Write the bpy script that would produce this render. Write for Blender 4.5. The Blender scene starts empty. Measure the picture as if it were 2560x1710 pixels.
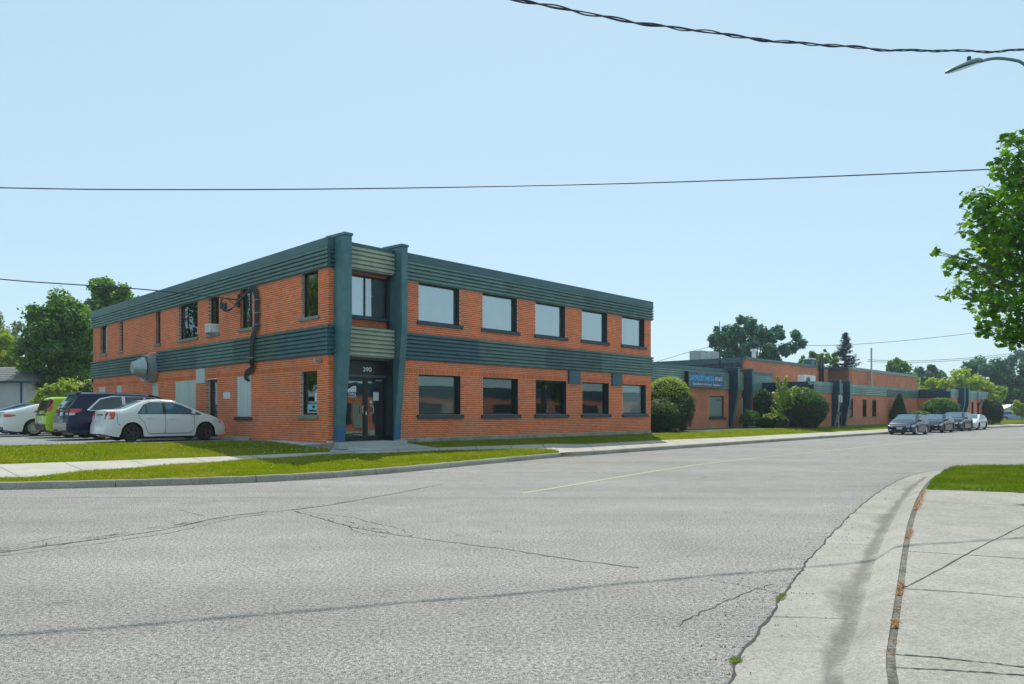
import bpy, math, random
import numpy as np
from mathutils import Vector, Matrix
R_ = math.radians
random.seed(4); rng = np.random.default_rng(7)
SC = bpy.context.scene; COL = SC.collection

# ------------------------------------------------------------ camera, sky, sun, exposure
cam = bpy.data.cameras.new('camera'); cam_o = bpy.data.objects.new('camera', cam); COL.objects.link(cam_o)
CAM = Vector((0, 0, 1.6))
cam_o.location = CAM; cam_o.rotation_euler = (R_(90), 0, 0)
cam.sensor_width = 36; cam.lens = 36*1781/2560; cam.shift_y = 175/2560
cam.clip_start = .1; cam.clip_end = 3000
SC.camera = cam_o
SUN_EL, SUN_AZ = 58.0, 3.0           # azimuth in degrees from +Y towards +X
w = bpy.data.worlds.new('World'); SC.world = w; w.use_nodes = True
nt = w.node_tree; nt.nodes.clear()
sky = nt.nodes.new('ShaderNodeTexSky'); sky.sky_type = 'NISHITA'; sky.sun_disc = False
sky.sun_elevation = R_(SUN_EL); sky.sun_rotation = R_(SUN_AZ)
sky.altitude = 200; sky.air_density = 1.0; sky.dust_density = 0.6; sky.ozone_density = 2.0
bg = nt.nodes.new('ShaderNodeBackground'); bg.inputs[1].default_value = .098
haze_mix = nt.nodes.new('ShaderNodeMix'); haze_mix.data_type = 'RGBA'; haze_mix.inputs[0].default_value = .72
haze_mix.inputs[7].default_value = (3.25, 4.55, 5.05, 1)      # milky summer haze spread evenly over the whole sky
wo = nt.nodes.new('ShaderNodeOutputWorld')
nt.links.new(sky.outputs[0], haze_mix.inputs[6]); nt.links.new(haze_mix.outputs[2], bg.inputs[0]); nt.links.new(bg.outputs[0], wo.inputs[0])
sl = bpy.data.lights.new('sun', 'SUN'); sl.energy = 2.4; sl.angle = R_(.53); sl.color = (1, .95, .86)
so = bpy.data.objects.new('sun', sl); COL.objects.link(so)
sd = Vector((math.sin(R_(SUN_AZ))*math.cos(R_(SUN_EL)), math.cos(R_(SUN_AZ))*math.cos(R_(SUN_EL)), math.sin(R_(SUN_EL))))
so.rotation_euler = sd.to_track_quat('Z', 'Y').to_euler(); so.location = (0, 0, 60)
SC.view_settings.view_transform = 'Standard'; SC.view_settings.look = 'None'
SC.view_settings.exposure = 0.82; SC.view_settings.gamma = 1
SC.view_settings.use_curve_mapping = False
SC.render.engine = 'CYCLES'
SC.cycles.use_denoising = True
SC.cycles.max_bounces = 7; SC.cycles.transparent_max_bounces = 12
SC.cycles.caustics_reflective = False; SC.cycles.caustics_refractive = False

# ------------------------------------------------------------ helpers
F_ = 1781.
O2 = Vector((-5.886, 22.86)); ANG = math.atan2(.7185, .6955)
U2 = Vector((math.cos(ANG), math.sin(ANG))); V2 = Vector((-math.sin(ANG), math.cos(ANG)))
def W(lx, ly):                      # street-grid frame (x along the long facade, y away from the street) -> world
    p = O2 + U2*lx + V2*ly; return (p.x, p.y)
def gp(dx, dy, z):                  # a point of the surveyed ground sheet
    px, py = dx*1.0907, dy*1.0907
    t = (1.6 - z)*F_/(py - 1030.)
    return ((px-1280)/F_*t, t, z)
def src(px, Y, py=None):
    X = (px-1280)/F_*Y
    return X if py is None else (X, 1.6 + (1030-py)/F_*Y)

OFF = {}
def empty(name, x, y, z=0, frame=True, rz=None):
    o = bpy.data.objects.new(name, None); COL.objects.link(o); o.empty_display_size = .3
    if frame:
        wx, wy = W(x, y); o.location = (wx, wy, z); o.rotation_euler.z = ANG; OFF[o.name] = Vector((x, y, z))
    else:
        o.location = (x, y, z); o.rotation_euler.z = rz or 0; OFF[o.name] = Vector((0, 0, 0))
    return o
def tag(o, label=None, cat=None, group=None, kind=None):
    if label: o['label'] = label
    if cat: o['category'] = cat
    if group: o['group'] = group
    if kind: o['kind'] = kind
    return o
def thing(name, label, cat, x, y, z=0, group=None, frame=True, rz=None):
    return tag(empty(name, x, y, z, frame, rz), label, cat, group)

class MB:
    def __init__(s): s.v = []; s.f = []; s.m = []
    def add(s, vs, fs, mi=0):
        n = len(s.v); s.v += [tuple(p) for p in vs]
        for f in fs: s.f.append(tuple(i+n for i in f)); s.m.append(mi)
        return s
    def box(s, x0, x1, y0, y1, z0, z1, mi=0):
        if x0 > x1: x0, x1 = x1, x0
        if y0 > y1: y0, y1 = y1, y0
        if z0 > z1: z0, z1 = z1, z0
        return s.add([(x0,y0,z0),(x1,y0,z0),(x1,y1,z0),(x0,y1,z0),(x0,y0,z1),(x1,y0,z1),(x1,y1,z1),(x0,y1,z1)],
                     [(3,2,1,0),(4,5,6,7),(0,1,5,4),(1,2,6,5),(2,3,7,6),(3,0,4,7)], mi)
    def quad(s, a, b, c, d, mi=0): return s.add([a,b,c,d], [(0,1,2,3)], mi)
    def extrude(s, prof, path_fn, n, closed=True, caps=True, mi=0):
        k = len(prof); vs = []
        for j in range(n): vs += [path_fn(j, p) for p in prof]
        fs = []
        for j in range(n-1):
            for i in range(k if closed else k-1):
                a = j*k+i; b = j*k+(i+1) % k; fs.append((a, b, b+k, a+k))
        if caps and closed: fs += [tuple(range(k))[::-1], tuple(range((n-1)*k, n*k))]
        return s.add(vs, fs, mi)
    def tube(s, pts, r, seg=6, mi=0, caps=True):
        pts = [Vector(p) for p in pts]; n = len(pts); rs = r if hasattr(r, '__len__') else [r]*n
        vs = []; prev = None
        for i, p in enumerate(pts):
            t = (pts[min(i+1, n-1)] - pts[max(i-1, 0)]).normalized()
            if prev is None: a = t.orthogonal().normalized()
            else:
                a = prev - t*prev.dot(t); a = a.normalized() if a.length > 1e-6 else t.orthogonal().normalized()
            prev = a; b = t.cross(a)
            vs += [p + (a*math.cos(q) + b*math.sin(q))*rs[i] for q in [2*math.pi*k/seg for k in range(seg)]]
        fs = [(i*seg+k, i*seg+(k+1) % seg, (i+1)*seg+(k+1) % seg, (i+1)*seg+k) for i in range(n-1) for k in range(seg)]
        if caps: fs += [tuple(range(seg))[::-1], tuple(range((n-1)*seg, n*seg))]
        return s.add(vs, fs, mi)
    def lathe(s, prof, c, axis='z', seg=20, mi=0, close=False):
        c = Vector(c); vs = []
        for (r, h) in prof:
            for k in range(seg):
                q = 2*math.pi*k/seg; a, b = r*math.cos(q), r*math.sin(q)
                vs.append(c + (Vector((a, b, h)) if axis == 'z' else Vector((h, a, b)) if axis == 'x' else Vector((a, h, b))))
        n = len(prof)
        fs = [(i*seg+k, i*seg+(k+1) % seg, (i+1)*seg+(k+1) % seg, (i+1)*seg+k) for i in range(n-1) for k in range(seg)]
        if close: fs += [tuple(range(seg))[::-1], tuple(range((n-1)*seg, n*seg))]
        return s.add(vs, fs, mi)
    def mesh(s, name, mats, off=Vector((0,0,0)), uv=False, smooth=False):
        me = bpy.data.meshes.new(name)
        me.from_pydata([(a-off.x, b-off.y, c-off.z) for a, b, c in s.v], [], s.f)
        for m in (mats if isinstance(mats, (list, tuple)) else [mats]): me.materials.append(m)
        if any(s.m): me.polygons.foreach_set('material_index', s.m)
        if smooth: me.polygons.foreach_set('use_smooth', [True]*len(s.f))
        if uv:
            ul = me.uv_layers.new(name='UVMap'); me.update()
            for p in me.polygons:
                nx, ny, nz = map(abs, p.normal)
                for li in p.loop_indices:
                    co = me.vertices[me.loops[li].vertex_index].co + off
                    ul.data[li].uv = (co.y, co.z) if nx > max(ny, nz) else (co.x, co.z) if ny > nz else (co.x, co.y)
        me.update(); return me
    def build(s, name, mats, parent=None, uv=False, smooth=False, bevel=0, sharp=None):
        off = OFF.get(parent.name, Vector((0,0,0))) if parent else Vector((0,0,0))
        o = bpy.data.objects.new(name, s.mesh(name, mats, off, uv, smooth)); COL.objects.link(o)
        OFF[o.name] = off
        if parent: o.parent = parent
        if bevel:
            b = o.modifiers.new('bevel', 'BEVEL'); b.width = bevel; b.segments = 2; b.limit_method = 'ANGLE'
        if smooth and sharp:
            try: o.data.set_sharp_from_angle(angle=R_(sharp))
            except Exception: pass
        return o
def B(name, mats, parent, *boxes, **k):
    m = MB()
    for b in boxes: m.box(*b)
    return m.build(name, mats, parent, **k)
def shade_struct(name, mb, mat, kind='structure', **k):
    o = mb.build(name, mat, None, **k); o['kind'] = kind; return o

# ------------------------------------------------------------ materials
def nmat(name):
    m = bpy.data.materials.new(name); m.use_nodes = True; n = m.node_tree.nodes
    return m, m.node_tree, n['Principled BSDF']
def lnk(t, a, b): t.links.new(a, b)
def mul(c, f): return tuple(min(1, x*f) for x in c[:3]) + (1,)
def mat(name, c, rough=.7, metal=0, var=.15, scale=6, bump=0, bscale=40, spec=.5, coat=0, isl=0, dirt=None, tint2=None, streak=False, coord='Object', broad=0):
    m, t, p = nmat(name); c = tuple(c) + (1,)
    p.inputs['Roughness'].default_value = rough; p.inputs['Metallic'].default_value = metal
    p.inputs['Specular IOR Level'].default_value = spec; p.inputs['Coat Weight'].default_value = coat
    p.inputs['Coat Roughness'].default_value = .03
    tc = t.nodes.new('ShaderNodeTexCoord')
    mp = t.nodes.new('ShaderNodeMapping'); lnk(t, tc.outputs[coord], mp.inputs[0])
    if streak: mp.inputs['Scale'].default_value = (1, 1, .15)
    nz = t.nodes.new('ShaderNodeTexNoise'); nz.inputs['Scale'].default_value = scale; nz.inputs['Detail'].default_value = 6
    nz.inputs['Roughness'].default_value = .6
    lnk(t, mp.outputs[0], nz.inputs['Vector'])
    cr = t.nodes.new('ShaderNodeMapRange'); lnk(t, nz.outputs['Fac'], cr.inputs[0])
    cr.inputs[1].default_value = .3; cr.inputs[2].default_value = .7
    mx = t.nodes.new('ShaderNodeMix'); mx.data_type = 'RGBA'
    mx.inputs[6].default_value = mul(c, 1-var); mx.inputs[7].default_value = (tuple(tint2)+(1,)) if tint2 else mul(c, 1+var)
    lnk(t, cr.outputs[0], mx.inputs[0]); out = mx.outputs[2]
    if isl:
        oi = t.nodes.new('ShaderNodeObjectInfo'); ge = t.nodes.new('ShaderNodeNewGeometry')
        ad = t.nodes.new('ShaderNodeMath'); ad.operation = 'ADD'; lnk(t, oi.outputs['Random'], ad.inputs[0]); lnk(t, ge.outputs['Random Per Island'], ad.inputs[1])
        fr = t.nodes.new('ShaderNodeMath'); fr.operation = 'FRACT'; lnk(t, ad.outputs[0], fr.inputs[0])
        hs = t.nodes.new('ShaderNodeHueSaturation')
        mr = t.nodes.new('ShaderNodeMapRange'); lnk(t, fr.outputs[0], mr.inputs[0]); mr.inputs[3].default_value = 1-isl; mr.inputs[4].default_value = 1+isl
        m2 = t.nodes.new('ShaderNodeMapRange'); lnk(t, fr.outputs[0], m2.inputs[0]); m2.inputs[3].default_value = .5+isl*.03; m2.inputs[4].default_value = .5-isl*.03
        lnk(t, mr.outputs[0], hs.inputs['Value']); lnk(t, m2.outputs[0], hs.inputs['Hue']); lnk(t, out, hs.inputs['Color']); out = hs.outputs[0]
    if broad:
        gb = t.nodes.new('ShaderNodeNewGeometry'); nb = t.nodes.new('ShaderNodeTexNoise'); nb.inputs['Scale'].default_value = .9; nb.inputs['Detail'].default_value = 7; nb.inputs['Roughness'].default_value = .65
        mb2 = t.nodes.new('ShaderNodeMapping'); mb2.inputs['Scale'].default_value = (1, 1, .5); lnk(t, gb.outputs['Position'], mb2.inputs[0]); lnk(t, mb2.outputs[0], nb.inputs['Vector'])
        rb2 = t.nodes.new('ShaderNodeMapRange'); lnk(t, nb.outputs['Fac'], rb2.inputs[0]); rb2.inputs[1].default_value = .3; rb2.inputs[2].default_value = .7; rb2.inputs[3].default_value = 1-broad; rb2.inputs[4].default_value = 1+broad*.8
        hb = t.nodes.new('ShaderNodeHueSaturation'); lnk(t, out, hb.inputs['Color']); lnk(t, rb2.outputs[0], hb.inputs['Value']); out = hb.outputs[0]
    lnk(t, out, p.inputs['Base Color'])
    if bump:
        n2 = t.nodes.new('ShaderNodeTexNoise'); n2.inputs['Scale'].default_value = bscale; n2.inputs['Detail'].default_value = 3
        lnk(t, tc.outputs[coord], n2.inputs['Vector'])
        bp = t.nodes.new('ShaderNodeBump'); bp.inputs['Strength'].default_value = bump; bp.inputs['Distance'].default_value = .02
        lnk(t, n2.outputs['Fac'], bp.inputs['Height']); lnk(t, bp.outputs[0], p.inputs['Normal'])
    return m
def glass_mat(name, refl=.35, tint=(.75,.88,.92)):
    m, t, p = nmat(name); t.nodes.remove(p)
    out = [n for n in t.nodes if n.type == 'OUTPUT_MATERIAL'][0]
    g = t.nodes.new('ShaderNodeBsdfGlossy'); g.inputs['Roughness'].default_value = .015; g.inputs['Color'].default_value = tint+(1,)
    tr = t.nodes.new('ShaderNodeBsdfTransparent'); tr.inputs['Color'].default_value = (.82,.90,.88,1)
    lw = t.nodes.new('ShaderNodeFresnel'); lw.inputs[0].default_value = 1.5
    ad = t.nodes.new('ShaderNodeMath'); ad.operation = 'ADD'; ad.use_clamp = True; ad.inputs[1].default_value = refl; lnk(t, lw.outputs[0], ad.inputs[0])
    # panes are never quite flat
    nz = t.nodes.new('ShaderNodeTexNoise'); nz.inputs['Scale'].default_value = .9
    tc = t.nodes.new('ShaderNodeTexCoord'); lnk(t, tc.outputs['Object'], nz.inputs['Vector'])
    bp = t.nodes.new('ShaderNodeBump'); bp.inputs['Strength'].default_value = .06; bp.inputs['Distance'].default_value = .05
    lnk(t, nz.outputs['Fac'], bp.inputs['Height']); lnk(t, bp.outputs[0], g.inputs['Normal'])
    mx = t.nodes.new('ShaderNodeMixShader'); lnk(t, ad.outputs[0], mx.inputs[0]); lnk(t, tr.outputs[0], mx.inputs[1]); lnk(t, g.outputs[0], mx.inputs[2])
    lnk(t, mx.outputs[0], out.inputs['Surface']); return m
def leaf_mat(name, c, c2, trans=.45, isl=.35, dry=None):
    m, t, p = nmat(name); out = [n for n in t.nodes if n.type == 'OUTPUT_MATERIAL'][0]
    ge = t.nodes.new('ShaderNodeNewGeometry')
    mx = t.nodes.new('ShaderNodeMix'); mx.data_type = 'RGBA'; mx.inputs[6].default_value = tuple(c)+(1,); mx.inputs[7].default_value = tuple(c2)+(1,)
    lnk(t, ge.outputs['Random Per Island'], mx.inputs[0])
    if dry:
        nd = t.nodes.new('ShaderNodeTexNoise'); nd.inputs['Scale'].default_value = .8; nd.inputs['Detail'].default_value = 6; nd.inputs['Roughness'].default_value = .7; lnk(t, ge.outputs['Position'], nd.inputs['Vector'])
        rd = t.nodes.new('ShaderNodeMapRange'); rd.inputs[1].default_value = .46; rd.inputs[2].default_value = .72; lnk(t, nd.outputs['Fac'], rd.inputs[0])
        md = t.nodes.new('ShaderNodeMix'); md.data_type = 'RGBA'; lnk(t, rd.outputs[0], md.inputs[0]); lnk(t, mx.outputs[2], md.inputs[6]); md.inputs[7].default_value = tuple(dry)+(1,); mx = md
    lnk(t, mx.outputs[2], p.inputs['Base Color']); p.inputs['Roughness'].default_value = .5; p.inputs['Specular IOR Level'].default_value = .3
    tl = t.nodes.new('ShaderNodeBsdfTranslucent')
    hs = t.nodes.new('ShaderNodeHueSaturation'); hs.inputs['Hue'].default_value = .48; hs.inputs['Saturation'].default_value = 1.1; hs.inputs['Value'].default_value = 1.6
    lnk(t, mx.outputs[2], hs.inputs['Color']); lnk(t, hs.outputs[0], tl.inputs['Color'])
    ms = t.nodes.new('ShaderNodeMixShader'); ms.inputs[0].default_value = trans
    lnk(t, p.outputs[0], ms.inputs[1]); lnk(t, tl.outputs[0], ms.inputs[2]); lnk(t, ms.outputs[0], out.inputs['Surface'])
    return m
def brickwall_mat(name, c1, c2, mortar):
    m, t, p = nmat(name)
    uvn = t.nodes.new('ShaderNodeUVMap')
    bt = t.nodes.new('ShaderNodeTexBrick'); lnk(t, uvn.outputs[0], bt.inputs['Vector'])
    bt.inputs['Color1'].default_value = c1+(1,); bt.inputs['Color2'].default_value = c2+(1,); bt.inputs['Mortar'].default_value = mortar+(1,)
    bt.inputs['Scale'].default_value = 1; bt.inputs['Mortar Size'].default_value = .007; bt.inputs['Mortar Smooth'].default_value = .15
    bt.inputs['Brick Width'].default_value = .21; bt.inputs['Row Height'].default_value = .075; bt.inputs['Bias'].default_value = 0
    nz = t.nodes.new('ShaderNodeTexNoise'); nz.inputs['Scale'].default_value = .7; nz.inputs['Detail'].default_value = 5; lnk(t, uvn.outputs[0], nz.inputs['Vector'])
    mr = t.nodes.new('ShaderNodeMapRange'); lnk(t, nz.outputs['Fac'], mr.inputs[0]); mr.inputs[1].default_value = .3; mr.inputs[2].default_value = .7; mr.inputs[3].default_value = .8; mr.inputs[4].default_value = 1.15
    hs = t.nodes.new('ShaderNodeHueSaturation'); lnk(t, bt.outputs['Color'], hs.inputs['Color']); lnk(t, mr.outputs[0], hs.inputs['Value'])
    lnk(t, hs.outputs[0], p.inputs['Base Color']); p.inputs['Roughness'].default_value = .85
    bp = t.nodes.new('ShaderNodeBump'); bp.invert = True; bp.inputs['Strength'].default_value = .6; bp.inputs['Distance'].default_value = .01
    lnk(t, bt.outputs['Fac'], bp.inputs['Height']); lnk(t, bp.outputs[0], p.inputs['Normal'])
    return m
def ground_mat(name, c, c2, fine=160, grain=.35, big=.25, rough=.9, bump=.5, spec=.3, tracks=0):
    """speckled aggregate: two scales of grain over broad patches, world coordinates"""
    m, t, p = nmat(name); ge = t.nodes.new('ShaderNodeNewGeometry')
    def noise(sc, det=4, ro=.6):
        n = t.nodes.new('ShaderNodeTexNoise'); n.inputs['Scale'].default_value = sc; n.inputs['Detail'].default_value = det; n.inputs['Roughness'].default_value = ro
        lnk(t, ge.outputs['Position'], n.inputs['Vector']); return n.outputs['Fac']
    def rng_(x, a, b, lo, hi):
        r = t.nodes.new('ShaderNodeMapRange'); lnk(t, x, r.inputs[0]); r.inputs[1].default_value = a; r.inputs[2].default_value = b; r.inputs[3].default_value = lo; r.inputs[4].default_value = hi; return r.outputs[0]
    def m_(op, a, b):
        n = t.nodes.new('ShaderNodeMath'); n.operation = op
        for i, x in enumerate((a, b)):
            if isinstance(x, (int, float)): n.inputs[i].default_value = x
            else: lnk(t, x, n.inputs[i])
        return n.outputs[0]
    fi = noise(fine, 2, .7); mid = noise(fine*.28, 3, .7); br = noise(.35, 5, .6); br2 = noise(1.7, 4, .6)
    mx = t.nodes.new('ShaderNodeMix'); mx.data_type = 'RGBA'; mx.inputs[6].default_value = tuple(c)+(1,); mx.inputs[7].default_value = tuple(c2)+(1,)
    lnk(t, rng_(br, .35, .65, 0, 1), mx.inputs[0])
    v = m_('MULTIPLY', rng_(fi, .35, .65, 1-grain, 1+grain), rng_(mid, .32, .68, 1-grain*.8, 1+grain*.8))
    v = m_('MULTIPLY', v, rng_(br2, .3, .7, 1-big*.5, 1+big*.5))
    if tracks:                      # wear along the direction of travel
        mp = t.nodes.new('ShaderNodeMapping'); mp.inputs['Rotation'].default_value = (0, 0, -R_(38)); mp.inputs['Scale'].default_value = (.05, .75, 1)
        lnk(t, ge.outputs['Position'], mp.inputs[0]); nt_ = t.nodes.new('ShaderNodeTexNoise'); nt_.inputs['Scale'].default_value = 1; nt_.inputs['Detail'].default_value = 5
        lnk(t, mp.outputs[0], nt_.inputs['Vector']); v = m_('MULTIPLY', v, rng_(nt_.outputs['Fac'], .32, .68, 1-tracks, 1+tracks))
        sp_ = noise(3.3, 2, .5); v = m_('MULTIPLY', v, rng_(sp_, .66, .76, 1, .78))
    hs = t.nodes.new('ShaderNodeHueSaturation'); lnk(t, mx.outputs[2], hs.inputs['Color']); lnk(t, v, hs.inputs['Value'])
    lnk(t, hs.outputs[0], p.inputs['Base Color']); p.inputs['Roughness'].default_value = rough; p.inputs['Specular IOR Level'].default_value = spec
    bp = t.nodes.new('ShaderNodeBump'); bp.inputs['Strength'].default_value = bump; bp.inputs['Distance'].default_value = .006
    lnk(t, fi, bp.inputs['Height']); lnk(t, bp.outputs[0], p.inputs['Normal'])
    return m

M = {}
M['brick'] = mat('brick_face', (.66,.145,.036), .85, var=.10, scale=9, bump=.3, bscale=60, isl=.17, broad=.20)
M['mortar'] = mat('mortar', (.76,.56,.43), .95, var=.12, scale=5)
M['brickfar'] = brickwall_mat('brick_far', (.66,.19,.075), (.54,.14,.052), (.62,.38,.26))
M['brickshade'] = brickwall_mat('brick_shaded', (.20,.055,.03), (.14,.035,.02), (.45,.26,.16))  # darker copy of the far brick, shade put into its colour
M['clad'] = mat('teal_cladding', (.055,.125,.115), .45, broad=.25, var=.22, scale=2.2, isl=.22, streak=False, spec=.5)
M['cladk'] = mat('khaki_cladding', (.33,.38,.29), .5, broad=.15, var=.15, scale=2.5, isl=.1)
M['cladg'] = mat('grey_green_cladding', (.20,.32,.30), .5, broad=.18, var=.18, scale=2, isl=.15)
M['coping'] = mat('coping_metal', (.040,.112,.122), .4, broad=.2, var=.12, scale=1.5, isl=.1)
M['fin'] = mat('fin_paint', (.050,.155,.180), .42, var=.16, scale=3, bump=.05, tint2=(.075,.19,.21), broad=.2)
M['finblue'] = mat('fin_base_paint', (.03,.12,.25), .4, var=.15, scale=4)
M['findark'] = mat('dark_paint_and_shade', (.016,.045,.075), .4, var=.2, scale=3)  # dark fin paint, also the shade colour of the return walls
M['black'] = mat('black_metal', (.010,.012,.013), .35, var=.3, scale=8)
M['frame'] = mat('dark_frame', (.010,.022,.028), .35, var=.3, scale=8)
M['sillp'] = mat('painted_sill', (.018,.05,.07), .5, var=.2, scale=6)
M['stone'] = mat('grey_stone_sill', (.20,.235,.20), .8, var=.15, scale=9, bump=.2)
M['block'] = mat('foundation_block', (.30,.30,.26), .9, var=.22, scale=3, bump=.3, isl=.12)
M['panel'] = mat('grey_board', (.50,.55,.54), .6, var=.08, scale=2, streak=True)
M['glass'] = glass_mat('window_glass', .11)
M['glassup'] = glass_mat('sky_glass', .40, (.86,.94,.97))
M['glassfar'] = glass_mat('far_glass', .02)
M['blind'] = mat('roller_blind', (.72,.82,.86), .8, var=.06, scale=2)
M['slatb'] = mat('venetian_blind', (.30,.36,.34), .6, var=.05)
M['dark'] = mat('room_dark', (.012,.014,.014), .9, var=.3, scale=2)  # near-black colour standing in for unlit rooms behind glass
M['curtain'] = mat('green_curtain', (.10,.16,.05), .9, var=.3, scale=5)
M['white'] = mat('white_print', (.75,.78,.80), .6, var=.03)
M['paper'] = mat('paper', (.62,.68,.72), .7, var=.05)
M['ltblue'] = mat('light_blue_print', (.08,.34,.72), .6, var=.1)
M['signblue'] = mat('sign_blue', (.008,.03,.12), .4, var=.5, scale=1.6, tint2=(.03,.17,.36))
M['chrome'] = mat('satin_metal', (.6,.62,.62), .25, metal=1, var=.05)
M['galv'] = mat('galvanised', (.36,.42,.44), .4, metal=.5, var=.12, scale=5)
M['wire'] = mat('cable_black', (.012,.022,.06), .5, var=.2)
M['asphalt'] = ground_mat('road_asphalt', (.235,.224,.208), (.268,.255,.238), 112, .74, .16, bump=.32, tracks=.10)
M['lot'] = ground_mat('lot_asphalt', (.22,.225,.23), (.27,.27,.265), 90, .2, .2)
M['conc'] = ground_mat('pavement_concrete', (.40,.375,.32), (.46,.43,.37), 60, .10, .16, bump=.15)
M['slab'] = ground_mat('near_concrete', (.290,.276,.240), (.34,.325,.288), 120, .26, .24, bump=.2)
M['kerb'] = ground_mat('kerb_concrete', (.24,.225,.185), (.31,.29,.24), 80, .22, .3, bump=.25)
M['walk'] = ground_mat('walk_concrete', (.36,.37,.36), (.42,.43,.42), 80, .12, .2, bump=.15)
M['soil'] = ground_mat('lawn_soil', (.08,.14,.012), (.12,.18,.018), 30, .4, .4, bump=.6)
M['field'] = ground_mat('rough_ground', (.05,.085,.02), (.08,.11,.03), 5, .3, .5)
M['crack'] = mat('crack_dirt', (.055,.055,.055), 1, var=.3, scale=30)
M['stain'] = ground_mat('gutter_stain', (.11,.105,.085), (.17,.16,.135), 40, .45, .4, bump=.1)
M['yellow'] = mat('road_yellow', (.42,.37,.23), .8, var=.25, scale=12)
M['weeddry'] = leaf_mat('dry_weed', (.30,.16,.06), (.42,.27,.13), .2)
M['weed'] = leaf_mat('green_weed', (.12,.18,.03), (.2,.26,.05), .3)
M['grass'] = leaf_mat('grass_blade', (.12,.20,.006), (.24,.31,.012), .55, dry=(.34,.32,.07))
M['grassn'] = leaf_mat('grass_blade_deep', (.05,.12,.006), (.12,.21,.010), .5, dry=(.22,.26,.04))
M['clover'] = mat('clover_head', (.6,.62,.5), .8)
M['bark'] = mat('bark', (.10,.085,.065), .9, var=.35, scale=5, bump=.6, bscale=20)
M['birch'] = mat('pale_bark', (.32,.33,.28), .85, var=.4, scale=4, bump=.4, bscale=15)
M['needle'] = leaf_mat('needles', (.018,.042,.018), (.035,.075,.022), .25)
M['roofsh'] = mat('grey_shingle', (.20,.21,.21), .9, var=.2, scale=4, bump=.3, bscale=12)
M['siding'] = mat('white_siding', (.55,.60,.62), .6, var=.06, scale=1)
M['brownroof'] = mat('brown_roof', (.22,.15,.10), .9, var=.2)
M['roofgravel'] = mat('roof_membrane', (.2,.2,.19), .95, var=.2)
M['rubber'] = mat('tyre_rubber', (.010,.010,.011), .75, var=.2)
M['lampgrey'] = mat('lamp_grey', (.10,.20,.23), .45, var=.1)
M['lens'] = mat('lamp_lens', (.35,.42,.34), .25, var=.15, scale=20)
M['pole'] = mat('wood_pole', (.16,.12,.09), .9, var=.3, streak=True, bump=.4)

# ------------------------------------------------------------ ground, road, kerbs
def lerp(a, b, t): return tuple(a[i]+(b[i]-a[i])*t for i in range(len(a)))
def resample(pts, n):
    pts = [Vector(p) for p in pts]; d = [0]
    for a, b in zip(pts, pts[1:]): d.append(d[-1] + (b-a).length)
    out = []
    for k in range(n):
        s = d[-1]*k/(n-1); i = max(0, min(len(pts)-2, int(np.searchsorted(d, s, 'right'))-1))
        t = (s-d[i])/max(1e-9, d[i+1]-d[i]); out.append(pts[i].lerp(pts[i+1], t))
    return out
def smooth(pts, it=2):
    pts = [Vector(p) for p in pts]
    for _ in range(it):
        q = [pts[0]]
        for a, b in zip(pts, pts[1:]): q += [a.lerp(b, .25), a.lerp(b, .75)]
        q.append(pts[-1]); pts = q
    return pts
def strip(a, b, n=60, rows=1):
    A = resample(a, n); Bq = resample(b, n); m = MB(); vs = []
    for r in range(rows+1): vs += [p.lerp(q, r/rows) for p, q in zip(A, Bq)]
    fs = [(r*n+i, r*n+i+1, (r+1)*n+i+1, (r+1)*n+i) for r in range(rows) for i in range(n-1)]
    m.add(vs, fs); return m
def up(mb):                          # make a sheet face upwards
    f = mb.f[len(mb.f)//2]; a, b, c = [Vector(mb.v[i]) for i in f[:3]]
    if (b-a).cross(c-b).z < 0: mb.f = [tuple(reversed(x)) for x in mb.f]
    return mb
def offset(pts, d):
    out = []; n = len(pts)
    for i in range(n):
        t = pts[min(i+1, n-1)] - pts[max(i-1, 0)]; t.z = 0; t.normalize()
        out.append(pts[i] + Vector((-t.y, t.x, 0))*d)
    return out
shade_struct('ground', MB().quad((-330,-100,-.06),(330,-100,-.06),(330,330,-.06),(-330,330,-.06)), M['field'])
hz = MB().box(-335, 335, -105, 335, -1.1, 24).build('haze', bpy.data.materials.new('summer_haze')); hz['kind'] = 'stuff'
hm = hz.data.materials[0]; hm.use_nodes = True; hm.node_tree.nodes.remove(hm.node_tree.nodes['Principled BSDF'])
pv = hm.node_tree.nodes.new('ShaderNodeVolumePrincipled'); pv.inputs['Density'].default_value = .00055; pv.inputs['Color'].default_value = (.72,.88,1,1); pv.inputs['Anisotropy'].default_value = .2
hm.node_tree.links.new(pv.outputs[0], [n for n in hm.node_tree.nodes if n.type == 'OUTPUT_MATERIAL'][0].inputs['Volume'])
road = shade_struct('road', MB().quad((-60,-40,0),(150,-40,0),(150,150,0),(-60,150,0)), M['asphalt'])

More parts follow.
